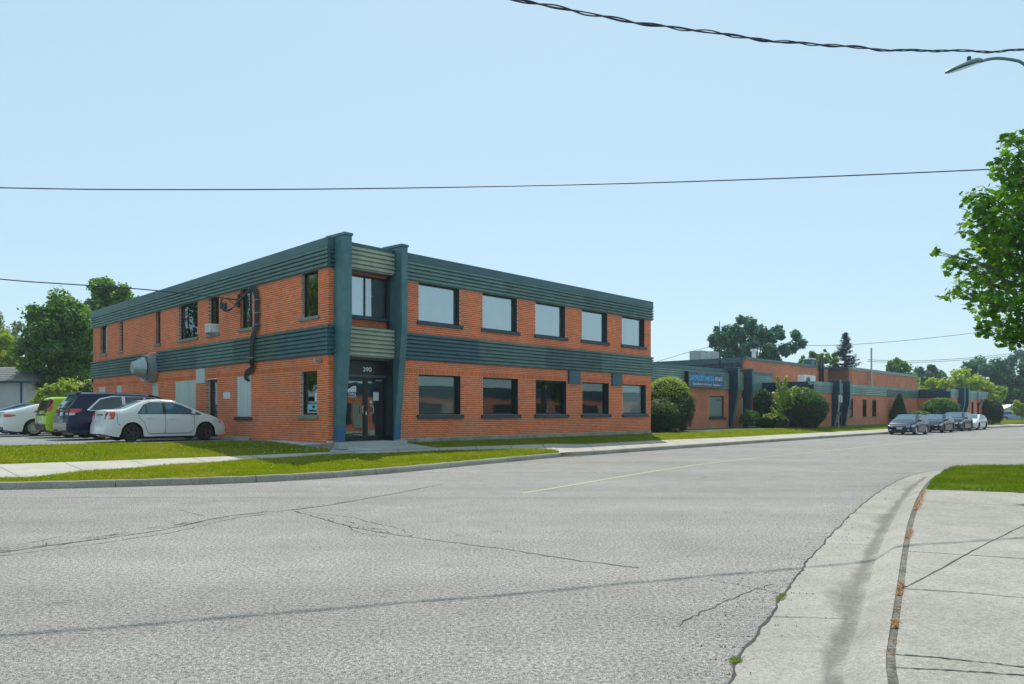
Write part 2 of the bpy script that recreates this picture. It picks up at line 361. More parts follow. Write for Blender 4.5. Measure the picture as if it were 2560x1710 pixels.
# far kerb, left run (front foot of the kerb)
kl = [(-16.0,14.3,0),(-13,14.35,0),(-10.57,14.60,0),(-9.01,14.96,0),(-5.64,16.06,0),(-3.33,18.19,0),(-1.11,21.4,0),(1.3,24.7,0),(1.75,25.25,0)]
kl = resample(smooth(kl, 2), 80)
wl = lambda x, y, z=0: Vector((*W(x, y), z))
kr = [wl(6.75,-3.55)]+[wl(x,y) for x,y in [(7.6,-3.88),(13,-3.8),(28,-3.7),(40,-3.7),(48,-3.8),(60,-4.1),(70,-4.8),(82,-6.2),(100,-9.5),(130,-17)]]
kr = resample(smooth(kr, 1), 90)
kerb_root = tag(empty('kerb', 0, 15, 0, False), kind='structure')
def kerb(line, joints, w=.16, h=.15):
    cuts = sorted(set([0, len(line)-1] + joints))
    for a, b in zip(cuts, cuts[1:]):
        seg = [line[i].copy() for i in range(a, b+1)]
        if len(seg) < 2: continue
        d0 = (seg[1]-seg[0]).normalized(); d1 = (seg[-1]-seg[-2]).normalized()
        seg[0] = seg[0]+d0*.008; seg[-1] = seg[-1]-d1*.008
        ins = offset(seg, .03); back = offset(seg, w)
        jit = [.004*math.sin(i*1.7+a) for i in range(len(seg))]
        prof = [(seg, -.03), (seg, .02), (ins, h-.03), (offset(seg,.055), h-.004), (back, h+.002), (back, -.03)]
        m = MB(); k = len(prof); vs = []
        for i in range(len(seg)): vs += [(p[i].x, p[i].y, z+(jit[i] if 0 < z < h+.01 else 0)) for p, z in prof]
        fs = [(i*k+j, i*k+(j+1) % k, (i+1)*k+(j+1) % k, (i+1)*k+j) for i in range(len(seg)-1) for j in range(k)]
        fs += [tuple(range(k))[::-1], tuple(range((len(seg)-1)*k, len(seg)*k))]
        m.add([(x, y-15, z) for x, y, z in vs], fs); o = m.build('kerb_stone', M['kerb'], kerb_root, smooth=True, sharp=40)
kerb(kl, [16, 27, 37, 48, 58, 68])
kerb(resample([Vector((-60,13.9,0)), Vector((-38,14.1,0)), Vector((-16.02,14.3,0))], 12), [3, 6, 9])
kerb(kr, [6, 14, 24, 34, 46, 60, 75])

kb = offset(kl, .155); kb = [Vector((p.x, p.y, .148)) for p in kb]
row1 = smooth([gp(-420,1112,.15), gp(-150,1103,.155), gp(0,1097,.16), gp(90,1095.5,.17), gp(150,1087,.19), gp(250,1078,.22), gp(500,1060,.27), gp(750,1044,.32), gp(985,1034.5,.33), gp(1150,1031.5,.29), gp(1265,1029.5,.25), gp(1282,1036,.17)], 1)
row2 = [gp(-420,1075,.22), gp(0,1064,.26), gp(250,1056,.30), gp(500,1046.5,.33), gp(755,1036,.36), gp(985,1026,.40), gp(1270,1017,.38)]
row1b = [p for p in row1]
def rr(y, z, xs): return [wl(x, y(x), z) for x in xs]
xsR = [7.0, 9, 12, 16, 22, 28, 34, 40, 48, 56, 62, 70, 82, 100, 130]
fk = lambda x: float(np.interp(x, [7,13,28,48,60,70,82,100,130], [-3.88,-3.8,-3.7,-3.8,-4.1,-4.8,-6.2,-9.5,-17]))
# verge between kerb and footpath
verge = up(strip([Vector(p) for p in kb[4:]], row1b, 70, 3)); verge_o = shade_struct('verge_lawn', verge, M['soil'])
side_l = up(strip(row1b[:-1], [Vector(p) for p in row2], 70, 1)); shade_struct('footpath', side_l, M['conc'])
# footpath along the straight run, hard against the kerb
r1 = [Vector(gp(1265,1029.5,.25)), Vector(gp(1284,1037,.155))] ; 
a_ = [wl(fx, fk(fx)+.155, .149) for fx in xsR]; b_ = [wl(x, fk(x)+1.65, .30 if x < 20 else .25) for x in xsR]
b_[0] = Vector(gp(1270,1017,.38)); 
shade_struct('footpath_straight', up(strip(a_, b_, 60, 1)), M['conc'])
# lawns behind
row3L = [gp(-420,1030,.57), gp(0,1022,.58), gp(250,1018,.58), gp(500,1012,.58), gp(600,1010.5,.585), gp(680,1021,.47), gp(757,1031,.38)]
row2L = [gp(-420,1075,.22), gp(0,1064,.26), gp(250,1056,.30), gp(500,1046.5,.33), gp(755,1036,.36)]
lawnL = up(strip(row2L, row3L, 60, 3)); lawnL_o = shade_struct('lawn_beside_lot', lawnL, M['soil'])
row2R = [Vector(gp(1000,1025.6,.40)), Vector(gp(1270,1017,.38))] + b_[1:]
row3R = [wl(3.0,-.05,.52), wl(8.3,-.05,.50)] + [wl(x, -.05, .5) for x in xsR[1:]]
lawnR = up(strip(row2R, row3R, 90, 3)); lawnR_o = shade_struct('lawn_along_buildings', lawnR, M['soil'])
back = MB(); back.quad(wl(3,-.06,.498), wl(130,-.06,.498), wl(130,60,.498), wl(3,60,.498)); shade_struct('yard_ground', up(back), M['field'])
beyond = MB(); beyond.quad(wl(82,-4.3,.3), wl(250,-55,.3), wl(250,60,.498), wl(82,90,.498)); shade_struct('far_lawn', up(beyond), M['field'])
p1, p2, p3 = Vector(gp(-420,1097,.15)), Vector(gp(-420,1075,.22)), Vector(gp(-420,1030,.57))
k0 = Vector((kb[4].x, kb[4].y, .146)); p1 = Vector(row1b[0])
for nm, a, b, c, d, m_ in (('verge_lawn_west', (-60,14.05,.146), tuple(k0), tuple(p1), (-60,15.2,.15), 'soil'), ('footpath_west', (-60,15.2,.15), tuple(p1), tuple(p2), (-60,18.6,.22), 'conc'), ('lawn_west', (-60,18.6,.22), tuple(p2), tuple(p3), (-60,25,.57), 'soil')):
    shade_struct(nm, up(MB().quad(a, b, c, d)), M[m_])
# parking lot and concrete walk round the corner
lot = MB(); lot.add([gp(600,1010.5,.588), gp(500,1012,.583), gp(250,1018,.583), gp(0,1022,.583), gp(-420,1030,.573), (-60,25,.57), (-75,25.5,.57), (-75,90,.6), (-20,90,.6), wl(0,24,.6), wl(0,3.9,.6)], [(0,10,9,8,7,6,5,4,3,2,1)])
shade_struct('parking_lot', up(lot), M['lot'])
wk = MB(); wk.add([gp(600,1010.4,.59), gp(680,1021,.474), gp(757,1031,.384), gp(755,1037,.362), gp(870,1031.5,.38), gp(1000,1026,.404), wl(3.0,-.05,.524), wl(3.0,.3,.54), wl(0,.3,.58), wl(-.02,0,.58), wl(-.02,3.9,.602)], [(0,1,9,10),(1,2,8,9),(2,3,4,8),(4,5,6,7),(4,7,8)])
for i,f in enumerate(wk.f):
    a,b,c = [Vector(wk.v[k]) for k in f[:3]]
    if (b-a).cross(c-b).z < 0: wk.f[i] = tuple(reversed(f))
shade_struct('entrance_walk', wk, M['walk'])

# near pad: gutter, rolled kerb, dirt joint, slab, lawn
edge = [(.1,1.0,0),(.62,2.4,0)] + [gp(x,y,0) for x,y in [(1660,1568),(1720,1475),(1780,1390),(1840,1300),(1900,1232),(1960,1170),(2010,1130),(2060,1100),(2110,1083),(2165,1077.5),(2300,1073)]]
gut = [(.9,1.0,0),(1.3,2.4,0)] + [gp(x,y,0) for x,y in [(1885,1568),(1912,1500),(1940,1430),(1958,1370),(1975,1310),(2000,1250),(2030,1200),(2060,1150),(2100,1107),(2140,1084),(2165,1078.6),(2300,1074)]]
kbk = [(1.15,1.0,.13),(1.5,2.4,.13)] + [gp(x,y,.13) for x,y in [(2020,1568),(2042,1430),(2058,1330),(2068,1260),(2082,1190),(2106,1130),(2130,1100),(2160,1080),(2300,1069.5)]]
slf = [(1.22,1.0,.13),(1.57,2.4,.13)] + [gp(x,y,.13) for x,y in [(2045,1568),(2060,1430),(2074,1330),(2082,1260),(2095,1190),(2116,1130),(2136,1100),(2164,1080),(2302,1069.5)]]
edge, gut, kbk, slf = [resample(smooth(p, 2), 90) for p in (edge, gut, kbk, slf)]
edge = [p+Vector((.014*math.sin(i*2.1)+.01*math.sin(i*5.3), .01*math.cos(i*3.7), .006)) for i, p in enumerate(edge)]
gut = [Vector((p.x, p.y, .008)) for p in gut]
shade_struct('gutter', up(strip(edge, gut, 90, 1)), M['slab'])
kc = MB(); n = 90
prof = [(0,.008),(.25,.022),(.5,.07),(.75,.118),(1,.132)]
vs = []
for i in range(n): vs += [(gut[i].x+(kbk[i].x-gut[i].x)*t, gut[i].y+(kbk[i].y-gut[i].y)*t, z) for t, z in prof]
kc.add(vs, [(i*5+j, i*5+j+1, (i+1)*5+j+1, (i+1)*5+j) for i in range(n-1) for j in range(4)])
shade_struct('rolled_kerb', up(kc), M['slab'], smooth=True)
shade_struct('kerb_joint_dirt', up(strip([p+Vector((-.008+.007*math.sin(i*2.7),0,-.006)) for i, p in enumerate(kbk)], [p+Vector((.015+.012*math.sin(i*1.9)+.010*math.sin(i*4.3),0,-.006)) for i, p in enumerate(slf)], 90, 1)), M['stain'])
slab = MB(); pts = slf[:66]
slab.add([tuple(p) for p in pts] + [(9.2,12.95,.13),(14,12.2,.13),(20,11.4,.13),(20,-6,.13),(1.0,-6,.13)], [tuple(range(len(pts)+5))])
# slabs between the joints, each a piece of the drive
shade_struct('near_slab', up(slab), M['slab'])
ga = Vector(gp(2122,1121,.14)); 
nl = MB(); edge_g = [Vector(gp(x,y,.14)) for x,y in [(2123,1120),(2135,1103),(2160,1082),(2180,1071),(2240,1068.5),(2347,1067.5),(2600,1060)]]
bot = [Vector(gp(2123,1121,.14)), Vector(gp(2235,1124,.14)), Vector(gp(2347,1128,.14)), Vector((14,12.2,.14)), Vector((20,11.4,.14))]
nlm = up(strip(edge_g, bot, 40, 3)); near_lawn = shade_struct('near_lawn', nlm, M['soil'])

def ribbon(pts, wd, z, sub=1, jag=.0):
    pts = resample(smooth([Vector((*p[:2], 0)) for p in pts], 1), max(2, len(pts)*sub))
    if jag: pts = [p+Vector((random.uniform(-jag, jag), random.uniform(-jag, jag), 0)) for p in pts]
    n = len(pts); ww = [wd*(random.uniform(.4,1.3) if jag else 1) for _ in pts]
    A = offset(pts, .5); m = MB(); vs = []
    for p, q, u in zip(pts, A, ww):
        d = (q-p)*u; zz = z(p) if callable(z) else z
        vs += [(p.x-d.x, p.y-d.y, zz), (p.x+d.x, p.y+d.y, zz)]
    m.add(vs, [(2*i, 2*i+1, 2*i+3, 2*i+2) for i in range(n-1)]); return up(m)
cracks = [
 [(-9.5,5.6),(-7.4,7.0),(-5.79,8.05),(-5.62,8.41),(-5.03,9.13),(-4.62,9.88),(-4.5,10.77),(-4.07,11.28),(-3.36,11.84),(-2.94,12.62),(-2.14,14.33),(-1.56,15.74)],
 [(-7,6.9),(-5.99,8.33),(-5.88,8.71),(-5.75,9.31),(-5.47,9.92)],
 [(-5.9,7.7),(-5.1,8.55),(-4.6,9.3),(-4.4,9.75),(-4.25,10.6),(-3.9,11.1)],
 [(-3.55,11.56),(-2.84,10.65),(-2.24,9.88),(-1.37,9.16),(-.72,8.71),(.01,8.26),(.53,7.79),(1.3,7.3)],
 [(-3.35,11.42),(-2.33,10.77),(-2.09,10.31),(-1.5,9.78),(-1.42,9.4)],
 [(-2.3,10.0),(-2.1,9.5),(-1.6,9.1)], [(-5.4,11.6),(-4.9,11.1),(-4.7,10.9)],
 [(-1.2,18.3),(1.0,17.6),(3.2,17.2)], [(2.4,6.6),(1.9,6.15),(1.45,5.6),(1.2,5.3)], [(2.45,6.15),(2.2,6.5),(1.9,6.75)],
 [(3.9,16.4),(4.5,16.9),(4.8,17.6)], [(12,21.5),(10.2,22),(8.9,21.7)], [(13.5,21.8),(15,23.2),(17,24.2)],
]
for i, c in enumerate(cracks):
    ribbon(c, .026 if i == 0 else .016 if i in (2,3) else .010, .004, 9, .022).build('crack', M['crack'], road)
cm = MB()
for (A_, B_, cnt, sp_) in (((-7.4,7.0),(-5.6,8.45),22,.10),((-5.6,8.45),(-4.55,10.5),26,.09),((-4.55,10.5),(-2.9,12.7),24,.08),((-3.5,11.5),(-1.4,9.2),16,.05)):
    for _ in range(cnt):
        t_ = random.random(); x0 = A_[0]+(B_[0]-A_[0])*t_+random.gauss(0,sp_); y0 = A_[1]+(B_[1]-A_[1])*t_+random.gauss(0,sp_); l_ = random.uniform(.08,.30)
        d_ = (Vector(B_)-Vector(A_)).normalized(); an = random.gauss(0,.35); d_ = Vector((d_.x*math.cos(an)-d_.y*math.sin(an), d_.x*math.sin(an)+d_.y*math.cos(an)))
        rb_ = ribbon([(x0,y0),(x0+d_.x*l_*.5+random.gauss(0,.01),y0+d_.y*l_*.5),(x0+d_.x*l_,y0+d_.y*l_)], .012, .0045, 2, .006); cm.add(rb_.v, rb_.f)
cmo = cm.build('crack', M['crack'], road); cmo['kind'] = 'stuff'
ribbon([p for p in edge[:80]], .022, .009, 3, .008).build('edge_crack', M['crack'], road)
ym = ribbon([(.2,14.0),(1.2,15.4),(2.4,17.2),(3.85,19.26),(5.7,21.7),(7.75,24.05),(11,27.4),(14.85,31.3),(20,36.6),(30,46.8)], .10, .004, 6)
ym.build('yellow_line', M['yellow'], road)
# joints in the gutter, kerb and slab
pad = bpy.data.objects['near_slab']
for pts in [[(2045,1530),(2180,1537),(2347,1548),(2500,1560)],[(2070,1350),(2200,1357),(2347,1371),(2500,1383)],[(2082,1264),(2200,1271),(2347,1281),(2480,1290)],[(2045,1500),(2200,1512),(2347,1530)],
            [(2064,1352),(2130,1318),(2230,1262),(2347,1204),(2480,1140)],[(2110,1150),(2347,1160),(2500,1165)]]:
    ribbon([gp(x, y, .13) for x, y in pts], .014, .134, 8, .006).build('joint', M['crack'], pad)
gutter_o = bpy.data.objects['gutter']; rk = bpy.data.objects['rolled_kerb']
for i in [18, 31, 42, 52, 60, 67, 73]:
    ribbon([edge[i], edge[i].lerp(gut[min(i, 89)], .5), gut[i]], .008, .0115, 4, .003).build('joint', M['crack'], gutter_o)
# dark silt lying in the gutter
gm = MB(); A = [gut[i].lerp(edge[i], .18+.38*max(0, math.sin(i*.33+.8))**3+.05*math.sin(i*1.3)) for i in range(10, 72)]; Bq = [gut[i].lerp(kbk[i], .28) for i in range(10, 72)]
n_ = len(A); gm.add([(p.x,p.y,.0125) for p in A]+[(p.x,p.y,.032) for p in Bq]+[(gut[i].x,gut[i].y,.0125) for i in range(10,72)], [(i,i+1,2*n_+i+1,2*n_+i) for i in range(n_-1)]+[(2*n_+i,2*n_+i+1,n_+i+1,n_+i) for i in range(n_-1)])
m_, t_, p_ = nmat('gutter_silt')
ge_ = t_.nodes.new('ShaderNodeNewGeometry'); nz_ = t_.nodes.new('ShaderNodeTexNoise'); nz_.inputs['Scale'].default_value = 2.6; nz_.inputs['Detail'].default_value = 7; nz_.inputs['Roughness'].default_value = .7
lnk(t_, ge_.outputs['Position'], nz_.inputs['Vector']); uv_ = t_.nodes.new('ShaderNodeUVMap'); sx_ = t_.nodes.new('ShaderNodeSeparateXYZ'); lnk(t_, uv_.outputs[0], sx_.inputs[0])
sb_ = t_.nodes.new('ShaderNodeMath'); sb_.operation = 'SUBTRACT'; lnk(t_, nz_.outputs['Fac'], sb_.inputs[0]); 
ml_ = t_.nodes.new('ShaderNodeMath'); ml_.operation = 'MULTIPLY'; ml_.inputs[1].default_value = .52; lnk(t_, sx_.outputs[0], ml_.inputs[0]); lnk(t_, ml_.outputs[0], sb_.inputs[1])
al_ = t_.nodes.new('ShaderNodeMapRange'); lnk(t_, sb_.outputs[0], al_.inputs[0]); al_.inputs[1].default_value = .10; al_.inputs[2].default_value = .42; al_.inputs[3].default_value = 0; al_.inputs[4].default_value = .30
lnk(t_, al_.outputs[0], p_.inputs['Alpha']); p_.inputs['Base Color'].default_value = (.10,.095,.08,1); p_.inputs['Roughness'].default_value = .95
so_ = up(gm).build('silt', m_, gutter_o); ul_ = so_.data.uv_layers.new(name='UVMap')
for l_ in so_.data.loops:
    vi = l_.vertex_index; ul_.data[l_.index].uv = (1 if vi < n_ else .55 if vi < 2*n_ else 0, 0)
foot = bpy.data.objects['footpath']
for (x, y0, y1) in [(18,1092,1070),(110,1091,1063)]:
    ribbon([gp(x-80,y1,.26), gp(x,(y0+y1)/2,.22), gp(x+70,y0,.18)], .02, lambda p: .23, 4).build('joint', M['crack'], foot) if False else None
JA = resample(row1b[:-1], 70); JB = resample(row2, 70)
for i in range(2, 69, 5):
    a, b = JA[i], JB[i]; up(MB().add([a+Vector((0,0,.004)), a+Vector((.018,-.004,.004)), b+Vector((.018,-.004,.004)), b+Vector((0,0,.004))], [(0,1,2,3)])).build('joint', M['crack'], foot)
fs_ = bpy.data.objects['footpath_straight']; JA = resample(a_, 60); JB = resample(b_, 60)
for i in range(1, 40, 1):
    a, b = JA[i], JB[i]; up(MB().add([a+Vector((0,0,.004)), a+Vector((.016,.016,.004)), b+Vector((.016,.016,.004)), b+Vector((0,0,.004))], [(0,1,2,3)])).build('joint', M['crack'], fs_)

# ------------------------------------------------------------ grass (blades), weeds
def blades(name, sheets, count, hmin, hmax, wd, m, kind='stuff', lean=.5, parent=None, cover=None):
    tris = []
    for mb in sheets:
        for f in mb.f:
            p = [Vector(mb.v[i]) for i in f]
            tris.append((p[0], p[1], p[2]))
            if len(p) > 3: tris.append((p[0], p[2], p[3]))
    T = np.array([[tuple(a), tuple(b), tuple(c)] for a, b, c in tris])
    cen = T.mean(1); dist = np.maximum(4, np.hypot(cen[:,0], cen[:,1]))
    area = .5*np.linalg.norm(np.cross(T[:,1]-T[:,0], T[:,2]-T[:,0]), axis=1)
    vis = (np.abs(cen[:,0]) < cen[:,1]*.85+3).astype(float)*.98+.02
    wgt = area*vis/dist**1.2; wgt /= wgt.sum()
    k = rng.choice(len(T), count, p=wgt); u, v = rng.random(count), rng.random(count); fl = u+v > 1; u[fl] = 1-u[fl]; v[fl] = 1-v[fl]
    P = T[k,0] + (T[k,1]-T[k,0])*u[:,None] + (T[k,2]-T[k,0])*v[:,None]
    d = np.maximum(4, np.hypot(P[:,0], P[:,1])); sc = (d/14)**.6
    patch = .75+.35*np.sin(P[:,0]*1.3+2*np.sin(P[:,1]*.7))*np.sin(P[:,1]*1.7+P[:,0]*.4)
    h = (hmin+(hmax-hmin)*rng.random(count)**2)*patch*np.minimum(1.35, sc)
    a = rng.random(count)*2*np.pi; wv = np.stack([np.cos(a), np.sin(a), np.zeros(count)], 1)*(wd*sc*.5)[:,None]
    la = rng.random(count)*2*np.pi; ll = h*lean*rng.random(count)
    tip = P + np.stack([np.cos(la)*ll, np.sin(la)*ll, h], 1)
    V = np.empty((count*3, 3)); V[0::3] = P-wv; V[1::3] = P+wv; V[2::3] = tip
    me = bpy.data.meshes.new(name); me.vertices.add(count*3); me.loops.add(count*3); me.polygons.add(count)
    me.vertices.foreach_set('co', V.ravel()); me.loops.foreach_set('vertex_index', np.arange(count*3, dtype=np.int32))
    me.polygons.foreach_set('loop_start', np.arange(0, count*3, 3, dtype=np.int32)); me.polygons.foreach_set('loop_total', np.full(count, 3, dtype=np.int32))
    me.materials.append(m); me.update(); me.validate()
    o = bpy.data.objects.new(name, me); COL.objects.link(o)
    if parent: o.parent = parent
    o['kind'] = kind; return o
tag(blades('verge_grass', [verge], 170000, .02, .075, .014, M['grass']), 'sunlit short grass on the verge between kerb and footpath', 'grass')
tag(blades('lot_grass', [lawnL], 110000, .02, .075, .016, M['grass']), 'short grass with white clover below the parking lot', 'grass')
tag(blades('facade_grass', [lawnR], 150000, .02, .07, .018, M['grass']), 'mown grass strip along the foot of the brick buildings', 'grass')
tag(blades('near_grass', [nlm], 80000, .03, .085, .011, M['grassn']), 'darker grass patch beside the rolled kerb', 'grass')
def specks(name, sheet, n, r, m, label):
    mb = MB(); T = [f for f in sheet.f]
    for _ in range(n):
        f = random.choice(T); p = [Vector(sheet.v[i]) for i in f]; q = p[0].lerp(p[1], random.random()).lerp(p[3].lerp(p[2], random.random()), random.random())
        x, y, z = q.x, q.y, q.z+random.uniform(.045,.07); rr_ = r*random.uniform(.6,1.3)
        mb.add([(x-rr_,y,z),(x,y-rr_,z),(x+rr_,y,z),(x,y+rr_,z),(x,y,z+rr_),(x,y,z-rr_)], [(0,1,4),(1,2,4),(2,3,4),(3,0,4),(1,0,5),(2,1,5),(3,2,5),(0,3,5)])
    o = mb.build(name, m); o['kind'] = 'stuff'; o['label'] = label; o['category'] = 'clover'
specks('lot_clover', lawnL, 380, .013, M['clover'], 'white clover heads dotted over the grass by the lot')
specks('verge_clover', verge, 200, .012, M['clover'], 'white clover heads dotted over the kerbside verge')
def tuft(path, n, hh, m, name, lab, spread=.03):
    mb = MB()
    for _ in range(n):
        i = random.random()*(len(path)-1); k = int(i); p = path[k].lerp(path[min(k+1, len(path)-1)], i-k)
        x, y, z = p.x+random.gauss(0, spread), p.y+random.gauss(0, spread), p.z
        a = random.random()*6.28; l = hh*random.uniform(.4,1.2); dx, dy = math.cos(a)*l*.9, math.sin(a)*l*.9; wx, wy = -math.sin(a)*.008, math.cos(a)*.008
        mb.add([(x-wx,y-wy,z),(x+wx,y+wy,z),(x+dx,y+dy,z+l*.6)], [(0,1,2)])
    o = mb.build(name, m); o['kind'] = 'stuff'; o['label'] = lab; o['category'] = 'weeds'
cl = [Vector(gp(x, y, .128)) for x, y in [(2062,1365),(2064,1350),(2068,1335),(2069,1300),(2073,1290)]]
for (xa, ya, nn) in ((2056,1400,60),(2072,1312,50),(2078,1280,40),(2086,1222,70),(2092,1205,70),(2044,1500,50),(2046,1475,40)):
    tuft([Vector(gp(xa,ya,.128)), Vector(gp(xa+1.5,ya-12,.128))], nn//2, .013, M['weeddry'], 'dry_litter', 'scattered crumbs of dry litter along the dirt joint behind the rolled kerb', .02)
tuft(cl[:3], 320, .020, M['weeddry'], 'dry_weeds', 'dry tan weeds sprouting in the joint behind the kerb, in the middle of the slab', .012)
tuft([Vector(gp(x,y,.128)) for x,y in [(2050,1440),(2054,1420)]], 150, .025, M['weeddry'], 'dry_weeds', 'small dry weed clump lowest in the joint behind the kerb', .01)
tuft([Vector(gp(x,y,.128)) for x,y in [(2100,1170),(2108,1150),(2118,1124)]], 600, .035, M['weeddry'], 'dry_weeds', 'rusty dead weeds in the joint next to the lawn corner', .02)
tuft([Vector(gp(x,y,.128)) for x,y in [(2082,1235),(2088,1215)]], 260, .03, M['weeddry'], 'dry_weeds', 'orange dead weeds in the joint halfway up to the lawn', .015)
gr = MB(); rgx = random.Random(3)
for _ in range(900):
    i = rgx.randrange(6, 74); e_ = edge[i]; g_ = gut[i]; d_ = (e_-g_).normalized(); q = e_+d_*abs(rgx.gauss(0,.22))*(1 if rgx.random() < .7 else -1); s = rgx.uniform(.003,.009); zb_ = .002 if (q-g_).length > (e_-g_).length else .012
    gr.add([(q.x-s,q.y-s*.5,zb_),(q.x+s*.6,q.y-s,zb_),(q.x+s*.3,q.y+s,zb_),(q.x,q.y,zb_+s)], [(0,1,3),(1,2,3),(2,0,3)])
tag(gr.build('road_grit', M['stain']), 'loose grit and crumbs gathered along the edge of the gutter', 'grit', kind='stuff')
tuft([Vector(gp(x,y,.005)) for x,y in [(1795,1362),(1785,1376)]], 200, .02, M['weed'], 'green_weeds', 'green weeds in the crack between road and gutter', .015)
tuft([Vector(gp(x,y,.005)) for x,y in [(1690,1508),(1684,1520)]], 200, .02, M['weed'], 'green_weeds', 'yellow green weeds at the road edge nearest the camera', .015)
tuft([Vector(gp(x,y,.01)) for x,y in [(1300,1047),(1335,1045)]], 260, .05, M['weeddry'], 'dry_weeds', 'brown debris and weeds at the kerb notch below the verge tip', .05)

# ------------------------------------------------------------ two-storey brick building
b1 = thing('office_building', 'two-storey orange brick office building with dark teal ribbed bands, number 390 over its corner door', 'building', 0, 0, .5)
# openings: (a0, a1, z0, z1) on the long facade (a = x) and on the lot facade (a = y)
UPW = [(3.66,5.62),(6.82,8.77),(9.88,11.84),(13.0,14.93),(16.1,18.05)]
LOW = [(3.66,5.67),(6.83,8.83),(9.9,11.91),(13.04,15.06),(16.18,18.18)]
opR = [(a,b,4.86,6.30) for a,b in UPW] + [(a,b,1.50,2.96) for a,b in LOW] + [(12.02,12.8,2.84,3.5),(15.23,16.0,2.84,3.5)] + [(.44,2.40,.4,7.2)]
LUP = [(.63,1.70),(5.25,6.26),(8.14,9.12),(10.2,12.25),(14.38,14.97),(19.48,20.04),(22.03,23.12)]
opL = [(a,b,4.76,6.30) for a,b in LUP] + [(.70,1.76,1.50,2.96),(5.37,6.53,1.42,2.96),(8.29,9.34,.4,2.92),(10.39,12.63,1.2,2.96),(9.42,10.33,2.80,3.5),
      (14.67,15.40,.9,2.92),(19.7,20.45,.9,2.92),(22.3,23.42,.9,2.92)]
def bricks_for(a0, a1, zones, ops, soldier=None):
    """rows of (start, end, z, height) with the openings cut out"""
    out = []
    for z0, z1 in zones:
        r = 0; nr_ = max(1, round((z1-z0)/.075)); pt = (z1-z0)/nr_
        while r < nr_:
            z = z0+r*pt; hh = pt-.012
            s = a0 - (.105 if r % 2 else 0)
            while s < a1-.02:
                e = s+.20; aa, bb = max(s, a0), min(e, a1)
                segs = [(aa, bb)]
                for (o0, o1, oz0, oz1) in ops:
                    if z+hh > oz0+.012 and z < oz1-.012:
                        ns = []
                        for (p, q) in segs:
                            if q <= o0 or p >= o1: ns.append((p, q))
                            else:
                                if p < o0: ns.append((p, o0))
                                if q > o1: ns.append((o1, q))
                        segs = ns
                for p, q in segs:
                    if q-p > .03: out.append((p, q, z, hh))
                s += .21
            r += 1
    return out
def soldiers(a0, a1, z0, ops):
    out = []; s = a0
    while s < a1-.05:
        if not any(s+.065 > o0 and s < o1 and z0+.1 > oz0 and z0+.1 < oz1 for o0, o1, oz0, oz1 in ops): out.append((s, s+.064, z0, .20))
        s += .074
    return out
zonesR = [(.675, 2.965), (3.175, 3.45), (4.41, 6.30)]
RB = bricks_for(.0, .44, zonesR+[(2.965, 3.175)], []) + bricks_for(2.40, 2.70, [(2.965, 3.175)], []) + bricks_for(2.40, 18.62, zonesR, opR[:-1]) + soldiers(2.70, 18.6, 2.965, opR[:-1])
zonesL = [(.605, 2.965), (3.175, 3.45), (4.41, 6.30)]; zc = [(2.965, 3.175)]
LB = bricks_for(.105, 24.4, zonesL, opL) + soldiers(.45, 24.38, 2.965, opL) + bricks_for(.105, .44, zc, [])
gapL = (14.67, 15.94)
LB += bricks_for(gapL[0], gapL[1], [(3.55, 4.38)], [])
def px_area(x, y, z, wd, hh, long):
    wx, wy = W(x, y); d2 = wx*wx+wy*wy
    n = V2 if long else U2; c = abs((wx*n.x+wy*n.y))/math.sqrt(d2)
    return wd*hh*c/d2
cand = [(px_area((p+q)/2, 0, z, q-p, h, 1), 0, p, q, z, h) for p, q, z, h in RB] + [(px_area(0, (p+q)/2, z, q-p, h, 0), 1, p, q, z, h) for p, q, z, h in LB]
cand.sort(reverse=True)
single = [c for c in cand if abs(c[3]-c[2]-.20) < .001][:290]; sset = set(single)
bm_r = MB().box(0, .2, 0, .10, 0, .0655).mesh('brick', M['brick']); bm_l = MB().box(0, .10, 0, .2, 0, .0655).mesh('brick', M['brick'])
for c in single:
    _, side, p, q, z, h = c
    o = bpy.data.objects.new('brick', bm_l if side else bm_r); COL.objects.link(o); o.parent = b1
    j = random.uniform(-.002, .001)
    o.location = ((p, j, z-.5) if not side else (j, p, z-.5))
rest = MB()
for c in cand:
    if c in sset: continue
    _, side, p, q, z, h = c; j = random.uniform(-.002, .001)
    if side: rest.box(j, .10+j, p, q, z, z+h)
    else: rest.box(p, q, j, .10+j, z, z+h)
rb = rest.build('brick', M['brick'], b1); rb['kind'] = 'stuff'
# mortar / backing wall cut round the openings
def wall_cells(a0, a1, z0, z1, ops):
    xs = sorted({a0, a1} | {min(max(v, a0), a1) for o in ops for v in o[:2]}); zs = sorted({z0, z1} | {min(max(v, z0), z1) for o in ops for v in o[2:]})
    cells = []
    for i in range(len(xs)-1):
        for k in range(len(zs)-1):
            cx, cz = (xs[i]+xs[i+1])/2, (zs[k]+zs[k+1])/2
            if not any(o[0] < cx < o[1] and o[2] < cz < o[3] for o in ops): cells.append((xs[i], xs[i+1], zs[k], zs[k+1]))
    return cells
mw = MB()
for a, b, z0, z1 in wall_cells(0.0025, 18.615, .45, 7.0, opR): mw.box(a, b, .0025, .30, z0, z1)
for a, b, z0, z1 in wall_cells(.305, 24.39, .45, 7.0, opL): mw.box(.0025, .30, a, b, z0, z1)
mw.build('wall', M['mortar'], b1)
B('rear_wall', M['brickfar'], b1, (.3, 18.61, 24.0, 24.38, .4, 7.0), (18.3, 18.612, .3, 24.0, .4, 7.0), uv=True)
B('roof', M['roofgravel'], b1, (.3, 18.3, .3, 24.0, 6.5, 6.6))
